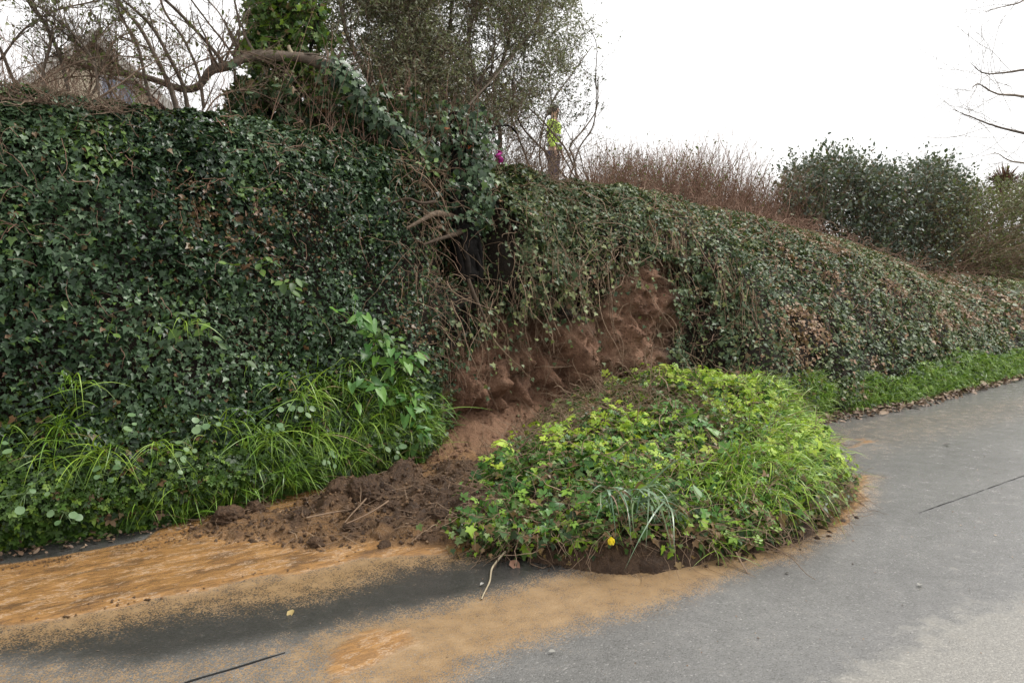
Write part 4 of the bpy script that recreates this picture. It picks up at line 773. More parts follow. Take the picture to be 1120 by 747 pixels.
P, N = mpts(5200, .0); n = len(P); kk = R.random(n) < .35+.65*sst(3.9, 4.6, P[:, 1])*(1-sst(4.7, 5.4, P[:, 0])); P, N = P[kk], N[kk]; n = len(P); W = walk(P+N*R.uniform(.05, .17, (n, 1)), R.normal(size=(n, 3))*np.array([1, 1, .35])+N*.4, R.uniform(.1, .38, n), 8, .3, .05)
B = Buf(); B.tubes(W, taper(n, 8, .0023*R.lognormal(0, .4, n), .4), 3); B.build('mound_stems', M_root, kind='stuff', label='dry tan stems lying criss-cross on the mound', category='stems')
n = 3300; fp = np.array([(2.42, 3.75), (2.52, 3.5), (2.78, 3.16), (3.1, 2.92), (3.5, 2.77), (3.95, 2.74), (4.4, 2.84), (4.95, 3.04)])
u = R.random(n)**1.15*(len(fp)-1); i = np.minimum(u.astype(int), len(fp)-2); f = (u-i)[:, None]; q = fp[i]*(1-f)+fp[i+1]*f+np.stack([.1*R.normal(size=n), .1*np.abs(R.normal(size=n))], -1)
q3 = np.stack([q[:, 0], q[:, 1], 0*u], -1); k = fbm(q3, 3.2, 181) > .30; q, q3, u = q[k], q3[k], u[k]; n = len(q); z = .02+(np.maximum(mound(q[:, 0], q[:, 1], False), .08)+.08)*R.random(n)**.8
P = np.stack([q[:, 0], q[:, 1]-.05, z], -1); B = Buf(); B.leaves(IVYB, P, nrm(np.array([0, -.8, .6])+.6*R.normal(size=(n, 3))), np.array([0, -.3, -1.])+.7*R.normal(size=(n, 3)), .034*R.lognormal(0, .35, n), att(n, (R.random(n) < .25)*.9, (R.random(n) < .22)*.9))
B.build('fringe_ivy', M_ivyM, kind='stuff', label='ivy leaves hanging down over the front edge of the mound to the asphalt', category='ivy')
P = P[::2]; W = walk(P[::3], R.normal(size=(len(P[::3]), 3))*np.array([1, .5, .3])+np.array([0, -.5, 0]), R.uniform(.15, .4, len(P[::3])), 9, .25, .08); W[..., 2] = np.maximum(W[..., 2], .008)
B = Buf(); B.tubes(W, taper(len(W), 9, .0025, .4), 3); B.build('fringe_stems', M_root, kind='stuff', label='ivy runners trailing from the front edge of the mound', category='stems')
# grass flopping over the right and front rim of the mound
def rim_grass(poly, n, L, W, label, m0=70):
    q = np.stack([R.uniform(2.2, 6.7, 6000), R.uniform(2.6, 5.9, 6000)], -1); q = q[(sdist(q, poly) > 0)][:m0]; i = R.integers(0, len(q), n); p = q[i]+.025*R.normal(size=(n, 2))
    P = np.stack([p[:, 0], p[:, 1], mound(p[:, 0], p[:, 1], False)+.07], -1); o = nrm(np.stack([P[:, 0]-4.3, P[:, 1]-4.3, 0*P[:, 0]], -1))
    d = nrm(o*(.3+.5*R.random(n))[:, None]+np.stack([.4*R.normal(size=n), .4*R.normal(size=n), .7+.3*R.random(n)], -1))
    A = np.stack([np.clip(R.normal(.7, .22, n), 0, 1), (R.random(n) < .4)*.9, (R.random(n) < .04)*1.], -1)
    B = Buf(); B.blades(P, d, L*R.uniform(.5, 1.3, n), W*R.uniform(.7, 1.3, n), R.uniform(.4, 1.1, n), A, 7); B.build('mound_grass', M_grass, kind='stuff', label=label, category='grass')
rim_grass([(3.6, 2.8), (4.4, 2.85), (4.9, 3.05), (5.35, 3.4), (5.7, 3.85), (5.3, 4.2), (4.8, 3.7), (4.2, 3.4), (3.5, 3.3)], 2000, .3, .0075, 'long fresh grass flopping over the right front rim of the mound', 110)
rim_grass([(5.3, 3.5), (5.6, 3.8), (6.0, 4.3), (6.4, 4.8), (5.9, 5.0), (5.4, 4.4), (5.0, 3.8)], 1300, .3, .0075, 'yellowish grass along the right shoulder of the mound above the lane', 90)
rim_grass([(2.9, 3.1), (3.6, 2.9), (3.6, 3.6), (3.0, 3.6)], 220, .16, .005, 'sparse short grass at the front foot of the mound', 25)
M_rim = barkmat('root_dark', [(.02, .012, .008), (.05, .03, .02), (.13, .09, .06)])
# ragged front face: roots and clods
n = 520; t = R.uniform(0, 1, n); fp = np.array([(2.3, 3.74), (2.45, 3.44), (2.75, 3.08), (3.1, 2.92), (3.5, 2.77), (3.95, 2.74), (4.4, 2.84), (4.95, 3.04), (5.35, 3.34)])
u = t*(len(fp)-1); i = np.minimum(u.astype(int), len(fp)-2); f = (u-i)[:, None]; q = fp[i]*(1-f)+fp[i+1]*f
P = np.stack([q[:, 0], q[:, 1]+.06*R.random(n), R.uniform(.01, .15, n)], -1); W = walk(P, R.normal(size=(n, 3))*np.array([1.2, .5, .3])+np.array([-.2, -.2, -.1]), R.uniform(.06, .3, n), 8, .3, .06); W[..., 2] = np.maximum(W[..., 2], .006)
B = Buf(); B.tubes(W, taper(n, 8, .0022*R.lognormal(0, .4, n), .4), 3); B.build('rim_roots', M_rim, kind='stuff', label='dark broken roots fringing the front foot of the mound', category='roots')
def clod(P, s, seed, dark=1.):
    u = np.linspace(0, math.pi, 29); v_ = np.linspace(0, 2*math.pi, 49); U, V_ = np.meshgrid(u, v_, indexing='ij'); D = np.stack([np.sin(U)*np.cos(V_), np.sin(U)*np.sin(V_), np.cos(U)], -1)
    r = s*(.45+.9*fbm(D+seed*3.1, 1.6, 171)+.8*np.abs(fbm(D+seed, 4, 172)-.5)+.35*(fbm(D+seed, 11, 173)-.5)); V3 = D*r[..., None]*np.array([1.25, .95, .72]); return V3
def clods(n, pos, smin, smax, labels, group):
    for j in range(n):
        label = labels[j]
        x, y = pos[j]; s = R.uniform(smin, smax); z = max(debris_h(np.array([x]), np.array([y]))[0][0], 0)
        B = Buf(); V3 = clod(None, s, j+R.uniform(0, 50)); B.grid(V3, np.zeros((29, 49, 3))+np.array([0, 1, .0])); o = B.build('mud_clod', M_soil, smooth=True, label=label, category='clod of mud', group=group)
        o.location = (x, y, z+s*.02); o.rotation_euler[2] = R.uniform(0, 6)
dp = [tuple(gnd(a, b, .05)[:2]) for a, b in ((250, 568), (375, 548), (398, 552), (430, 560), (300, 583), (345, 590), (280, 560), (455, 545), (480, 575), (420, 590), (330, 566), (232, 590), (500, 560), (445, 595), (385, 575), (212, 597), (470, 598), (310, 600))]
clods(2, dp[1:3], .1, .13, ['large dark clod of peaty earth behind the crossed straw stems', 'dark clod of earth just right of the largest clod in the mud'], 'large clods in the mud')
clods(1, dp[0:1], .07, .08, ['dark clod at the left end of the slipped mud beside the verge'], 'clods in the mud')
clods(9, [dp[i] for i in (3, 5, 6, 7, 8, 9, 12, 14, 10)], .04, .065, ['small clod in the mud right of the largest clod', 'small clod in front of the crossed straw stems', 'small clod close right of the leftmost clod', 'small clod at the back of the mud near the scar', 'small clod in the mud beside the uprooted sprig', 'small clod low in the mud below the largest clod', 'small clod left of the mound where the mud is darkest', 'small clod at the front edge of the mud below the straw stems', 'small clod against the verge in the middle of the mud'], 'clods in the mud')
n = 1500; x = R.uniform(1.0, 3.2, n); y = R.uniform(3.6, 5.3, n); z, e_, _ = debris_h(x, y); k = e_ > .3; P = np.stack([x, y, z+.004], -1)[k]; n = len(P); B = Buf()
for p, s in zip(P, R.uniform(.005, .02, n)):
    V3 = np.array([(1, 0, 0), (-.9, .3, 0), (0, 1, .1), (.1, -1, 0), (.1, 0, 1), (0, .1, -1)])*s*R.uniform(.5, 1.2, (6, 1)); B.add(V3+p, np.array([(0, 2, 4), (2, 1, 4), (1, 3, 4), (3, 0, 4), (2, 0, 5), (1, 2, 5), (3, 1, 5), (0, 3, 5)]), np.array([0, 1, R.random()*.5]))
q = np.stack([R.uniform(.1, 2.6, 5200), R.uniform(3.9, 5.25, 5200)], -1); qn = np.stack([q[:, 0]*.5, q[:, 1]*2, 0*q[:, 0]], -1); k = (sdist(q, A_) > .0)&(R.random(5200) < .85*sst(.46, .62, fbm(qn, 3, 191))*(.35+.65*sst(4.3, 4.8, q[:, 1])))
for p, s in zip(q[k], R.uniform(.003, .011, k.sum())):
    V3 = np.array([(1, 0, 0), (-.9, .3, 0), (0, 1, .1), (.1, -1, 0), (.1, 0, .7), (0, .1, -.6)])*s*R.uniform(.5, 1.3, (6, 1)); B.add(V3+np.array([p[0], p[1], .012]), np.array([(0, 2, 4), (2, 1, 4), (1, 3, 4), (3, 0, 4), (2, 0, 5), (1, 2, 5), (3, 1, 5), (0, 3, 5)]), np.array([0, .7, R.random()*.8]))
B.build('mud_crumbs', M_soil, kind='stuff', label='crumbs of wet earth strewn over the mud', category='mud')
n = 420; x = R.uniform(1.2, 3.3, n); y = R.uniform(3.7, 5.2, n); z, e_, _ = debris_h(x, y); k = e_ > .3; P = np.stack([x, y, z+.02], -1)[k]; n = len(P); W = walk(P, R.normal(size=(n, 3))*np.array([1.3, .8, .2]), R.uniform(.06, .3, n), 7, .2, .02)
B = Buf(); B.tubes(W, taper(n, 7, .0022, .4), 3); B.build('mud_roots', M_root, kind='stuff', label='torn roots and straw in the slipped mud', category='roots')

# ------------------------------------------------------------------ single plants with their own leaves
MESH = {}
def leaf_mesh(key, tpl, mat, k):
    if (key, k) not in MESH:
        B = Buf(); v, f = tpl; v = v.copy(); v[:, 2] += .06*np.sin(v[:, 1]*5+k)-.05*k*v[:, 1]**2; B.add(v, f, np.array([.15+.2*k, .2*(k == 3), 0])); me_o = B.build('leaf', mat); MESH[(key, k)] = me_o.data; bpy.data.objects.remove(me_o)
    return MESH[(key, k)]
def plant(name, label, cat, base, out, n, tpl, mat, size, stem, spread=.7, group=None, key=None, leaf='leaf', smat=None, droop=.3):
    root = empty(name, tuple(base), label, cat, group); key = key or name; base = np.array(base); B = Buf(); tips = []; 
    for j in range(n):
        d = nrm(np.array(out)+spread*R.normal(size=3)); L = stem*R.uniform(.5, 1.15); W = walk(base[None], d[None], L, 6, .08, .05); B.tubes(W, taper(1, 6, .0028, .6), 4, np.array([[.6, .5, 0]])); tips.append((W[0, -1], nrm(W[0, -1]-W[0, -2])))
    part(B, 'stems', smat or mat, root)
    for p, T in tips:
        N = nrm(np.array([0, -.55, .75])+.3*R.normal(size=3)); U = T+.5*R.normal(size=3)-droop*np.array([0, 0, 1.]); U = nrm(U-N*(U@N)); X_ = np.cross(U, N); s = size*R.uniform(.6, 1.25)
        o = bpy.data.objects.new(leaf, leaf_mesh(key, tpl, mat, int(R.integers(0, 4)))); COL.objects.link(o); o.parent = root; lp = p-base
        o.matrix_local = Matrix(((X_[0]*s, U[0]*s, N[0]*s, lp[0]), (X_[1]*s, U[1]*s, N[1]*s, lp[1]), (X_[2]*s, U[2]*s, N[2]*s, lp[2]), (0, 0, 0, 1)))
    return root
def wall_pt(px, py, off=.1):
    x = at(px, py, 5.5)[0]; best = None
    for v in np.linspace(.02, 1, 60):
        p = bank(np.array([x]), np.array([v]), False)[0]; p = p-np.array([0, off, 0]); q = at(px, py, p[1]); 
        for _ in range(2): p = bank(np.array([q[0]]), np.array([v]), False)[0]-np.array([0, off, 0]); q = at(px, py, p[1])
        e = abs(q[2]-p[2])
        if best is None or e < best[0]: best = (e, q)
    return best[1]
for px, py, n, lab in ((385, 350, 14, 'arum plant with arrow leaves, highest in the clump left of the scar'), (410, 372, 14, 'arum plant with arrow leaves under the highest one, left of the scar'), (440, 395, 14, 'arum plant of broad leaves beside the scar edge, upper right of its clump'),
                       (400, 420, 14, 'arum plant with dull green leaves in the middle of its clump'), (440, 440, 14, 'arum plant with drooping broad leaves close to the bare soil'), (455, 470, 14, 'lowest arum plant of the clump, above the grass by the scar')):
    plant('arum_plant', lab, 'plant', wall_pt(px, py, .24), (0, -.9, .3), n, ARR, M_broad, .085, .17, .7)
for px, py, n, lab in ((420, 375, 34, 'pale green fresh leafy seedling patch topping the arum clump'), (445, 400, 22, 'pale green leafy shoot hanging over the scar edge')):
    plant('young_herb', lab, 'plant', wall_pt(px, py, .16), (0, -.9, .4), n, RND, M_lime if False else M_herb, .05, .15, .8, key='herbround')
for px, py, n, lab in ((255, 290, 6, 'bright green nettle-like shoot, left of the two small shoots high on the ivy'), (285, 292, 7, 'bright green nettle-like shoot next right of the leftmost shoot on the ivy'), (312, 315, 9, 'largest bright green shoot on the upper ivy with pointed leaves'), (205, 355, 6, 'pale shoot in the middle of the ivy wall with drooping leaves'), (228, 368, 4, 'little leafy shoot right of the pale shoot on the ivy wall'), (120, 362, 4, 'small pale sprig on the left part of the ivy wall'), (268, 407, 4, 'small sprig above the grass in the middle of the left verge'),
                       (445, 160, 8, 'light green shoot in front of the ivy-clad trunk at the bank top'), (465, 185, 9, 'light green leafy clump just left of the black hollow'), (145, 108, 3, 'single bright green leaves on the ivy crest at left')):
    plant('green_shoot', lab, 'plant', wall_pt(px, py, .16), (0, -.8, .5), n, OVA, M_herb, .075, .1, .8, key='shoot')
pw = ((133, 466, 5, 'three round pale pennywort discs high on the left verge'), (12, 494, 2, 'single large pennywort disc at the left edge'), (28, 540, 6, 'pennywort cluster low at the left edge of the verge'), (195, 500, 6, 'pennywort discs between two grass tufts on the left verge'), (225, 455, 7, 'pennywort discs near the top of the left verge'), (300, 462, 7, 'pennywort leaves standing above the grass in mid verge'), (118, 520, 5, 'pennywort discs left of the big grass tussock'),
      (325, 445, 8, 'pennywort leaves at the top right of the left verge'), (205, 478, 6, 'pale pennywort discs over the big grass tussock'), (430, 488, 7, 'pennywort discs close to the arum clump'), (355, 500, 6, 'pennywort discs low down near the mud'), (70, 560, 5, 'pennywort leaves just over the grey gutter at left'))
for px, py, n, lab in pw: plant('pennywort', lab, 'plant', wall_pt(px, py, .28), (0, -1, .3), n, RND, M_penny, .043, .09, .9, key='penny', droop=0)
# grass tussocks with individual character
def tussock(px, py, n, L, lab, off=.22, mat=M_grass, W=.007, base=None, group=None):
    b = wall_pt(px, py, off) if base is None else base; root = empty('grass_tussock', tuple(b), lab, 'grass tuft', group); B = Buf()
    d = nrm(np.stack([.85*R.normal(size=n), -.6-.5*R.random(n), .5+.7*R.random(n)], -1)); B.blades(np.repeat(b[None], n, 0)+.03*R.normal(size=(n, 3)), d, .88*L*R.uniform(.35, 1.25, n), W*R.uniform(.6, 1.3, n), R.uniform(.25, 1.25, n), np.stack([np.clip(R.normal(.65, .2, n), 0, 1), (R.random(n) < .3)*.7, (R.random(n) < .04)*1.], -1), 9); part(B, 'blades', mat, root)
for px, py, n, L, lab in ((80, 420, 26, .3, 'lone grass tussock growing high out of the ivy at left'), (108, 500, 46, .42, 'biggest arching tussock at the centre of the left verge'), (60, 505, 18, .4, 'thin tussock left of the biggest one on the left verge'), (205, 355, 10, .25, 'few grass blades hanging from the middle of the ivy wall'), (175, 492, 22, .34, 'tussock right of the biggest one on the left verge'),
                          (190, 530, 14, .24, 'small starry tussock just above the mud on the left verge'), (240, 470, 26, .38, 'tall tussock near the middle of the left verge'), (290, 480, 26, .38, 'tussock hanging over the left end of the mud'), (330, 435, 30, .42, 'tall pale tussock at the top right of the left verge'), (345, 480, 28, .4, 'tussock directly over the mud below the arum clump'), (395, 470, 26, .36, 'bushy tussock left of the scar foot'), (455, 480, 30, .34, 'last tussock of the left verge touching the bare soil'), (170, 360, 8, .2, 'wisp of grass left of the pale shoot on the ivy'), (15, 470, 12, .25, 'wispy grass at the left edge over the verge')):
    tussock(px, py, n, L, lab)
# mound plants
def mpt(px, py, dz=.0):
    z = .25
    for _ in range(25): p = gnd(px, py, z); z = .6*z+.4*(max(mound(np.array([p[0]]), np.array([p[1]]), False)[0], 0)+dz)
    return gnd(px, py, z)
tussock(645, 545, 34, .34, 'dark blue-green strap-leaved daffodil clump, left of the two on the mound', mat=M_daff, W=.016, base=mpt(662, 538, .16)-cf*.1)
tussock(695, 560, 36, .32, 'dark blue-green strap-leaved daffodil clump drooping towards the lane, right of the two', mat=M_daff, W=.016, base=mpt(698, 538, .18)-cf*.14)
tussock(740, 575, 14, .3, 'few strap leaves sprawling right of the daffodil clumps', mat=M_daff, W=.013, base=mpt(722, 552, .14)-cf*.1)
for px, py, lab in ((910, 520, 'grass tuft at the outermost right tip of the mound'), (898, 490, 'grass tuft on the right shoulder of the mound'), (875, 540, 'grass tuft flopping over the right rim of the mound'), (840, 555, 'grass tuft over the dark front face of the mound'), (805, 575, 'grass tuft at the front foot of the mound, right part'), (780, 600, 'lowest little grass tuft touching the asphalt')):
    b = mpt(px, py, .03); tussock(0, 0, 26, .26, lab, base=b, W=.006)
for px, py, n, s, lab in ((820, 470, 9, .08, 'leafy dock plant near the right top of the mound'), (720, 490, 8, .08, 'broad-leaved plant behind the daffodil clumps'), (690, 470, 7, .06, 'little lobed plant near the top of the mound'), (752, 500, 8, .1, 'dock plant with large pale leaves in the middle of the mound front'), (785, 525, 8, .1, 'dock plant with broad leaves right of the pale one on the mound'), (740, 540, 7, .1, 'dock plant with upright pointed leaves nearest the daffodil clumps'), (765, 560, 6, .08, 'small broad-leaved plant low on the mound front'), (790, 490, 6, .09, 'broad-leaved plant below the lime herbs on the mound'), (600, 575, 9, .07, 'lobed green plant at the front foot of the mound'), (560, 560, 7, .06, 'small green plant by the left front of the mound'), (660, 515, 7, .06, 'low green plant behind the daffodil clump'), (855, 500, 7, .07, 'pale leafy plant on the right slope of the mound')):
    plant('dock_plant', lab, 'plant', mpt(px, py, .04), (0, -.5, .9), n, ARR if s > .075 else IVYB, M_broad, s, .12, .75, key='dock%d' % (s > .075))
plant('uprooted_sprig', 'uprooted sprig with bright leaves and pale root at the left tip of the mound', 'plant', gnd(517, 572, .12), (0, -.2, 1), 3, IVYB, M_broad, .06, .11, .5, smat=M_stick, key='sprig')
# the yellow daffodil
fb = mpt(664, 590, .0); fb = gnd(664, 588, .17)-cf*.16; root = empty('daffodil', tuple(fb), 'single yellow daffodil flower hanging at the front foot of the mound', 'flower')
M_yel = leafmat('petal_yellow', [(.75, .6, .01), (.85, .7, .02)], rough=.5, tr=.3); B = Buf(); W = limb([fb+[.02, .12, .02], fb+[.01, .06, .06], fb+[0, .01, .045]], .003, .003, 12); B.tubes(W[0][None], W[1][None], 5); part(B, 'stalk', M_daff, root)
pm = None
for j in range(6):
    if pm is None: B = Buf(); v, f = OVA; B.add(v*.042*np.array([1.2, 1, 1]), f, np.array([.3, 0, 0])); po = B.build('petal', M_yel); pm = po.data
    else: po = bpy.data.objects.new('petal', pm); COL.objects.link(po)
    po.parent = root; po.location = (0, -.002, .045); po.rotation_euler = (math.radians(-100)+.25*(j % 2), 0, 0); po.rotation_euler = (Matrix.Rotation(j*math.pi/3, 3, 'Z') @ Matrix.Rotation(math.radians(-62), 3, 'X')).to_euler()
B = Buf(); an = np.linspace(0, 2*math.pi, 13); rr = np.array([.006, .008, .009, .013]); hz_ = np.array([.045, .03, .018, .008]); V3 = np.stack([np.cos(an)[None]*rr[:, None], np.sin(an)[None]*rr[:, None], np.repeat(hz_[:, None], 13, 1)], -1); B.grid(V3, np.zeros((4, 13, 3))); part_ = B.build('trumpet', M_yel); part_.parent = root

# ------------------------------------------------------------------ small things on the lane
def lane_stick(pts, r, label, mat=M_stick, name='stick'):
    l = limb([gnd(x, y, z) for x, y, z in pts], r, r*.6, 24, wob=.012, seed=5); B = Buf(); B.tubes(l[0][None], (l[1]*(.85+.3*vnoise(l[0], 60, 2)))[None], 6); o = B.build(name, mat, label=label, category='stick'); return o
lane_stick([(553, 603, .05), (545, 612, .025), (538, 622, .012), (536, 635, .008), (530, 648, .008), (527, 655, .008)], .006, 'pale bent stick lying on the wet lane in front of the mound')
lane_stick([(700, 590, .06), (704, 600, .05), (709, 612, .03), (712, 622, .01)], .004, 'thin reddish stick leaning on the front foot of the mound', M_twigr)
for pts, lab in (([(400, 545, .2), (385, 560, .17), (376, 572, .14)], 'straw-coloured stem crossing the big clod, steeper of two'), ([(425, 548, .2), (400, 562, .17), (378, 573, .14)], 'straw-coloured stem leaning on the big clod, flatter of two'), ([(335, 566, .1), (365, 560, .11), (395, 555, .12)], 'dark flat root lying left of the big clod'), ([(560, 468, .35), (566, 480, .3), (556, 500, .25)], 'short upright brown stick on the left top of the mound')):
    lane_stick(pts, .006, lab, M_root, 'root')
def lane_leaf(px, py, s, col, label, z=.012, tilt=.2, tpl=OVA):
    m = leafmat('fallen_leaf', [tuple(c*.8 for c in col), col], rough=.5, tr=.1); B = Buf(); v = tpl[0].copy(); v[:, 2] += .12*np.abs(v[:, 0])*2; B.add(v*s, tpl[1], np.array([.5, 0, 0])); o = B.build('fallen_leaf', m, label=label, category='leaf')
    o.location = tuple(gnd(px, py, z)); o.rotation_euler = (tilt*R.normal(), tilt*R.normal(), R.uniform(0, 6))
lane_leaf(320, 666, .06, (.4, .3, .12), 'yellowish fallen leaf alone on the dark wet asphalt')
lane_leaf(558, 613, .09, (.2, .1, .06), 'curled brown dead leaf on the lane by the stick', .02, .4)
lane_leaf(588, 602, .08, (.22, .13, .08), 'brown dead leaf stuck upright at the foot of the mound', .03, .9)
lane_leaf(643, 622, .045, (.4, .5, .25), 'small pale green leaf scrap in front of the yellow flower')
lane_leaf(682, 620, .05, (.35, .45, .08), 'yellow-green leaf scrap right of the pale one at the mound foot', .02, .8)
lane_leaf(529, 637, .03, (.3, .29, .26), 'tiny whitish scrap on the asphalt beside the stick')
lane_leaf(1032, 486, .07, (.05, .04, .03), 'dark leaf lying alone on the far lane')
lane_leaf(1005, 640, .04, (.28, .27, .24), 'small pale fleck of leaf in mid lane at right')
lane_leaf(600, 712, .03, (.28, .27, .24), 'pale speck of leaf on the sandy asphalt at bottom centre')
lane_leaf(118, 588, .06, (.45, .42, .2), 'pale leaf at the edge of the grey gutter at left')
# dead leaves scattered thinly on the lane as specks of dirt
n = 500; q = np.stack([R.uniform(.3, 9, n), R.uniform(1.4, 4.7, n)], -1); P = np.stack([q[:, 0], q[:, 1], .004+0*q[:, 0]], -1); B = Buf(); B.leaves(IVYL, P, nrm(np.array([0, 0, 1])+.3*R.normal(size=(n, 3))), R.normal(size=(n, 3)), .007*R.lognormal(0, .4, n), att(n)); B.build('road_grit', M_litter, kind='stuff', label='specks of grit and leaf crumbs on the lane', category='grit')

# orange berries and the pink scrap seen by the hollow trunk
M_or = flat('berry_orange', (.5, .12, .03), .35)
for px, py, lab in ((488, 141, 'tiny orange berry cluster upper left of the ivy trunk'), (514, 161, 'tiny orange berry cluster right of the ivy trunk')):
    c = at(px, py, 5.95); root = empty('berry_cluster', tuple(c), lab, 'berries', 'orange berry clusters'); B = Buf()
    for j in range(9): B.grid(clod(None, .011, 1)*.0+np.array(clod(None, .012, 2.0)*.4)+R.normal(size=3)*.009, np.zeros((29, 49, 3)))
    o = B.build('berries', M_or, smooth=True); o.parent = root
M_pk = flat('pink_fabric', (.65, .06, .4), .7); c = at(546, 170, 6.2)
u, v_ = np.meshgrid(np.linspace(0, 1, 7), np.linspace(0, 1, 12), indexing='ij'); V3 = np.stack([c[0]+(u-.5)*.035+.015*np.sin(v_*9), c[1]+.03*np.sin(u*8+v_*4), c[2]+.04-v_*.1+.01*np.sin(u*7)], -1)
B = Buf(); B.grid(V3, np.zeros((7, 12, 3))); o = B.build('cloth_scrap', M_pk, smooth=True, label='small bright pink scrap of cloth caught in the twigs right of the ivy trunk', category='cloth'); so_ = o.modifiers.new('thick', 'SOLIDIFY'); so_.thickness = .004

# ------------------------------------------------------------------ the person behind the shrubs
pz = 12.0; sh = at(606, 133, pz); gz = sh[2]-1.46; pc = np.array([sh[0], sh[1], gz])
pr = empty('person', tuple(pc), 'person in hi-vis yellow jacket and navy trousers standing behind the bare twigs on the bank', 'person', rz=math.radians(35))
def skin(name, verts, edges, mat, sub=2):
    me = bpy.data.meshes.new(name); me.from_pydata([v[:3] for v in verts], edges, []); me.materials.append(mat); o = bpy.data.objects.new(name, me); COL.objects.link(o); o.parent = pr
    m = o.modifiers.new('skin', 'SKIN'); m.use_smooth_shade = True
    for i, v in enumerate(verts): r = v[3]; me.skin_vertices[0].data[i].radius = (r, v[4] if len(v) > 4 else r)
    me.skin_vertices[0].data[0].use_root = True; s_ = o.modifiers.new('sub', 'SUBSURF'); s_.levels = sub; s_.render_levels = sub; return o
M_skin = flat('skin_tone', (.5, .3, .22), .5); M_hv = flat('hivis_yellow', (.58, .85, .1), .65); M_navy = flat('navy_cloth', (.03, .035, .09), .8); M_hair = flat('dark_hair', (.03, .022, .018), .6, 60); M_ref = flat('reflective_grey', (.5, .5, .52), .3); M_boot = flat('boot_black', (.02, .02, .02), .5)
def body(o=0.0):
    V_ = [(0, 0, .95, .13+o, .1+o), (0, 0, 1.12, .125+o, .1+o), (0, 0, 1.3, .15+o, .11+o), (0, 0, 1.42, .12+o, .09+o), (0, 0, 1.5, .055+o, .055+o), (0, -.01, 1.58, .07, .08), (0, -.015, 1.66, .082, .1), (0, 0, 1.73, .06, .075)]
    E_ = [(0, 1), (1, 2), (2, 3), (3, 4), (4, 5), (5, 6), (6, 7)]
    for s in (-1, 1):
        b = len(V_); V_ += [(s*.17, 0, 1.41, .055+o, .055+o), (s*.23, .02, 1.15, .043+o, .043+o), (s*.24, -.08, .92, .03, .03), (s*.24, -.1, .84, .022, .036)]; E_ += [(3, b), (b, b+1), (b+1, b+2), (b+2, b+3)]
        for f in range(4): V_.append((s*.24+(f-1.5)*.012, -.125+.003*f, .755-.006*abs(f-1.5), .008, .008)); E_.append((b+3, len(V_)-1))
        V_.append((s*.24-s*.03, -.135, .80, .009, .009)); E_.append((b+3, len(V_)-1))
        b = len(V_); V_ += [(s*.1, 0, .86, .085, .085), (s*.11, 0, .48, .055, .055), (s*.115, .02, .1, .038, .038), (s*.12, -.12, .03, .035, .028)]; E_ += [(0, b), (b, b+1), (b+1, b+2), (b+2, b+3)]
    return V_, E_
v0_, e0_ = body(); skin('body', v0_, e0_, M_skin)
V_ = [(0, 0, .84, .165, .13), (0, 0, 1.1, .16, .13), (0, 0, 1.3, .18, .135), (0, 0, 1.42, .15, .115), (0, 0, 1.5, .075, .075)]; E_ = [(0, 1), (1, 2), (2, 3), (3, 4)]
for s in (-1, 1): b = len(V_); V_ += [(s*.18, 0, 1.41, .08, .08), (s*.24, .02, 1.15, .062, .062), (s*.245, -.07, .94, .05, .05)]; E_ += [(3, b), (b, b+1), (b+1, b+2)]
skin('jacket', V_, E_, M_hv)
V_ = [(0, 0, .93, .145, .115)]; E_ = []
for s in (-1, 1): b = len(V_); V_ += [(s*.1, 0, .82, .1, .1), (s*.11, 0, .48, .08, .08), (s*.115, .01, .12, .066, .066)]; E_ += [(0, b), (b, b+1), (b+1, b+2)]
skin('trousers', V_, E_, M_navy)
an_ = np.linspace(0, math.pi*.62, 10); bn_ = np.linspace(0, 2*math.pi, 25); U_, W_ = np.meshgrid(an_, bn_, indexing='ij'); B = Buf(); B.grid(np.stack([.092*np.sin(U_)*np.cos(W_), .112*np.sin(U_)*np.sin(W_)+.02, 1.665+.115*np.cos(U_)-.05*np.sin(U_)*np.sin(W_)*-1*(np.sin(W_) > 0)*-1], -1), np.zeros((10, 25, 3))); part_h = B.build('hair', M_hair, smooth=True); part_h.parent = pr
for s in (-1, 1): skin('boot', [(s*.115, .03, .1, .055), (s*.115, .02, .04, .05), (s*.12, -.13, .035, .042)], [(0, 1), (1, 2)], M_boot, 1)
def ring(z, rx, ry, h, name):
    an = np.linspace(0, 2*math.pi, 33); V3 = np.stack([np.stack([np.cos(an)*rx, np.sin(an)*ry, z+0*an+k*h], -1) for k in (0, 1)], 0); B = Buf(); B.grid(V3, np.zeros((2, 33, 3))); o = B.build(name, M_ref, smooth=True); o.parent = pr; m = o.modifiers.new('t', 'SOLIDIFY'); m.thickness = .006
ring(1.0, .172, .14, .05, 'reflective_band'); ring(1.16, .175, .143, .05, 'reflective_band')
M_eye = flat('eye_dark', (.02, .02, .03), .2)
for s in (-1, 1):
    B = Buf(); B.grid(clod(None, .011, 1)+np.array([s*.032, -.112, 1.655]), np.zeros((29, 49, 3))); o = B.build('eye', M_eye, smooth=True); o.parent = pr
skin('nose', [(0, -.11, 1.645, .012), (0, -.125, 1.615, .016)], [(0, 1)], M_skin, 1); skin('mouth', [(-.022, -.105, 1.575, .006), (.022, -.105, 1.575, .006)], [(0, 1)], flat('lip', (.4, .15, .13), .5), 1)

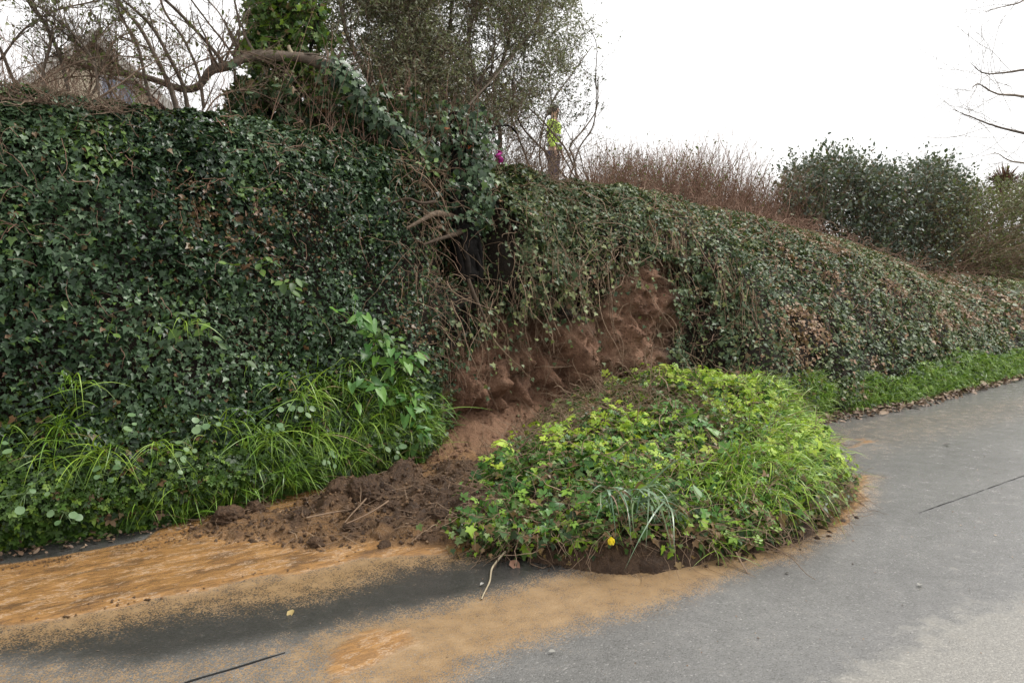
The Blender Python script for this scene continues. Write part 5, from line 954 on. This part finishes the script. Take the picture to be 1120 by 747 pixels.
# ------------------------------------------------------------------ the pale house beyond
def mesh(name, V_, Fc, mat, parent):
    me = bpy.data.meshes.new(name); me.from_pydata([tuple(v) for v in V_], [], Fc); me.update(); me.materials.append(mat); o = bpy.data.objects.new(name, me); COL.objects.link(o); o.parent = parent; return o
def box(name, a, b, mat, parent):
    (x0, y0, z0), (x1, y1, z1) = a, b; return mesh(name, [(x0, y0, z0), (x1, y0, z0), (x1, y1, z0), (x0, y1, z0), (x0, y0, z1), (x1, y0, z1), (x1, y1, z1), (x0, y1, z1)], [(0, 3, 2, 1), (4, 5, 6, 7), (0, 1, 5, 4), (1, 2, 6, 5), (2, 3, 7, 6), (3, 0, 4, 7)], mat, parent)
ap = at(98, 42, 20); ev = at(35, 86, 20); hwid = (ap[0]-ev[0]); hw = empty('house', (ap[0], ap[1], 2.6), 'pale cream gabled house glimpsed through the bare shrubs at upper left', 'house')
M_cream = flat('cream_render', (.8, .7, .52), .9, 3, .08); M_roof = flat('roof_slate', (.12, .12, .13), .6, 5); M_barge = flat('grey_bargeboard', (.42, .4, .36), .6); M_glass = flat('window_glass', (.25, .3, .4), .1, 1, .1); M_white = flat('white_frame', (.75, .75, .75), .4)
ez = ev[2]-2.6; az = ap[2]-2.6; wd = hwid*1.75
mesh('wall', [(-wd, 0, 0), (wd, 0, 0), (wd, 0, az-wd*(az-ez)/hwid-.1), (0, 0, az-.12), (-wd, 0, az-wd*(az-ez)/hwid-.1), (-wd, 9, 0), (wd, 9, 0), (wd, 9, az-wd*(az-ez)/hwid-.1), (0, 9, az-.12), (-wd, 9, az-wd*(az-ez)/hwid-.1)], [(0, 1, 2, 3, 4), (9, 8, 7, 6, 5), (1, 6, 7, 2), (0, 4, 9, 5)], M_cream, hw)
sl = (az-ez)/hwid; wo_ = wd+.35
for s in (-1, 1):
    mesh('roof', [(0, -.4, az), (s*wo_, -.4, az-wo_*sl), (s*wo_, 9.4, az-wo_*sl), (0, 9.4, az), (0, -.4, az+.12), (s*wo_, -.4, az-wo_*sl+.12), (s*wo_, 9.4, az-wo_*sl+.12), (0, 9.4, az+.12)], [(0, 1, 2, 3), (7, 6, 5, 4), (0, 4, 5, 1), (1, 5, 6, 2), (2, 6, 7, 3), (3, 7, 4, 0)], M_roof, hw)
    mesh('bargeboard', [(0, -.45, az+.1), (s*wo_, -.45, az-wo_*sl+.1), (s*wo_, -.45, az-wo_*sl-.14), (0, -.45, az-.14), (0, -.405, az+.1), (s*wo_, -.405, az-wo_*sl+.1), (s*wo_, -.405, az-wo_*sl-.14), (0, -.405, az-.14)], [(0, 1, 2, 3), (7, 6, 5, 4), (0, 4, 5, 1), (3, 2, 6, 7), (1, 5, 6, 2), (0, 3, 7, 4)], M_barge, hw)
wz = at(108, 100, 20)[2]-2.6
fr = box('window', (.15, -.06, wz-.35), (.85, .02, wz+.35), M_white, hw)
for k in (0, 1): box('pane', (.2+k*.32, -.075, wz-.3), (.48+k*.32, -.061, wz+.3), M_glass, fr)
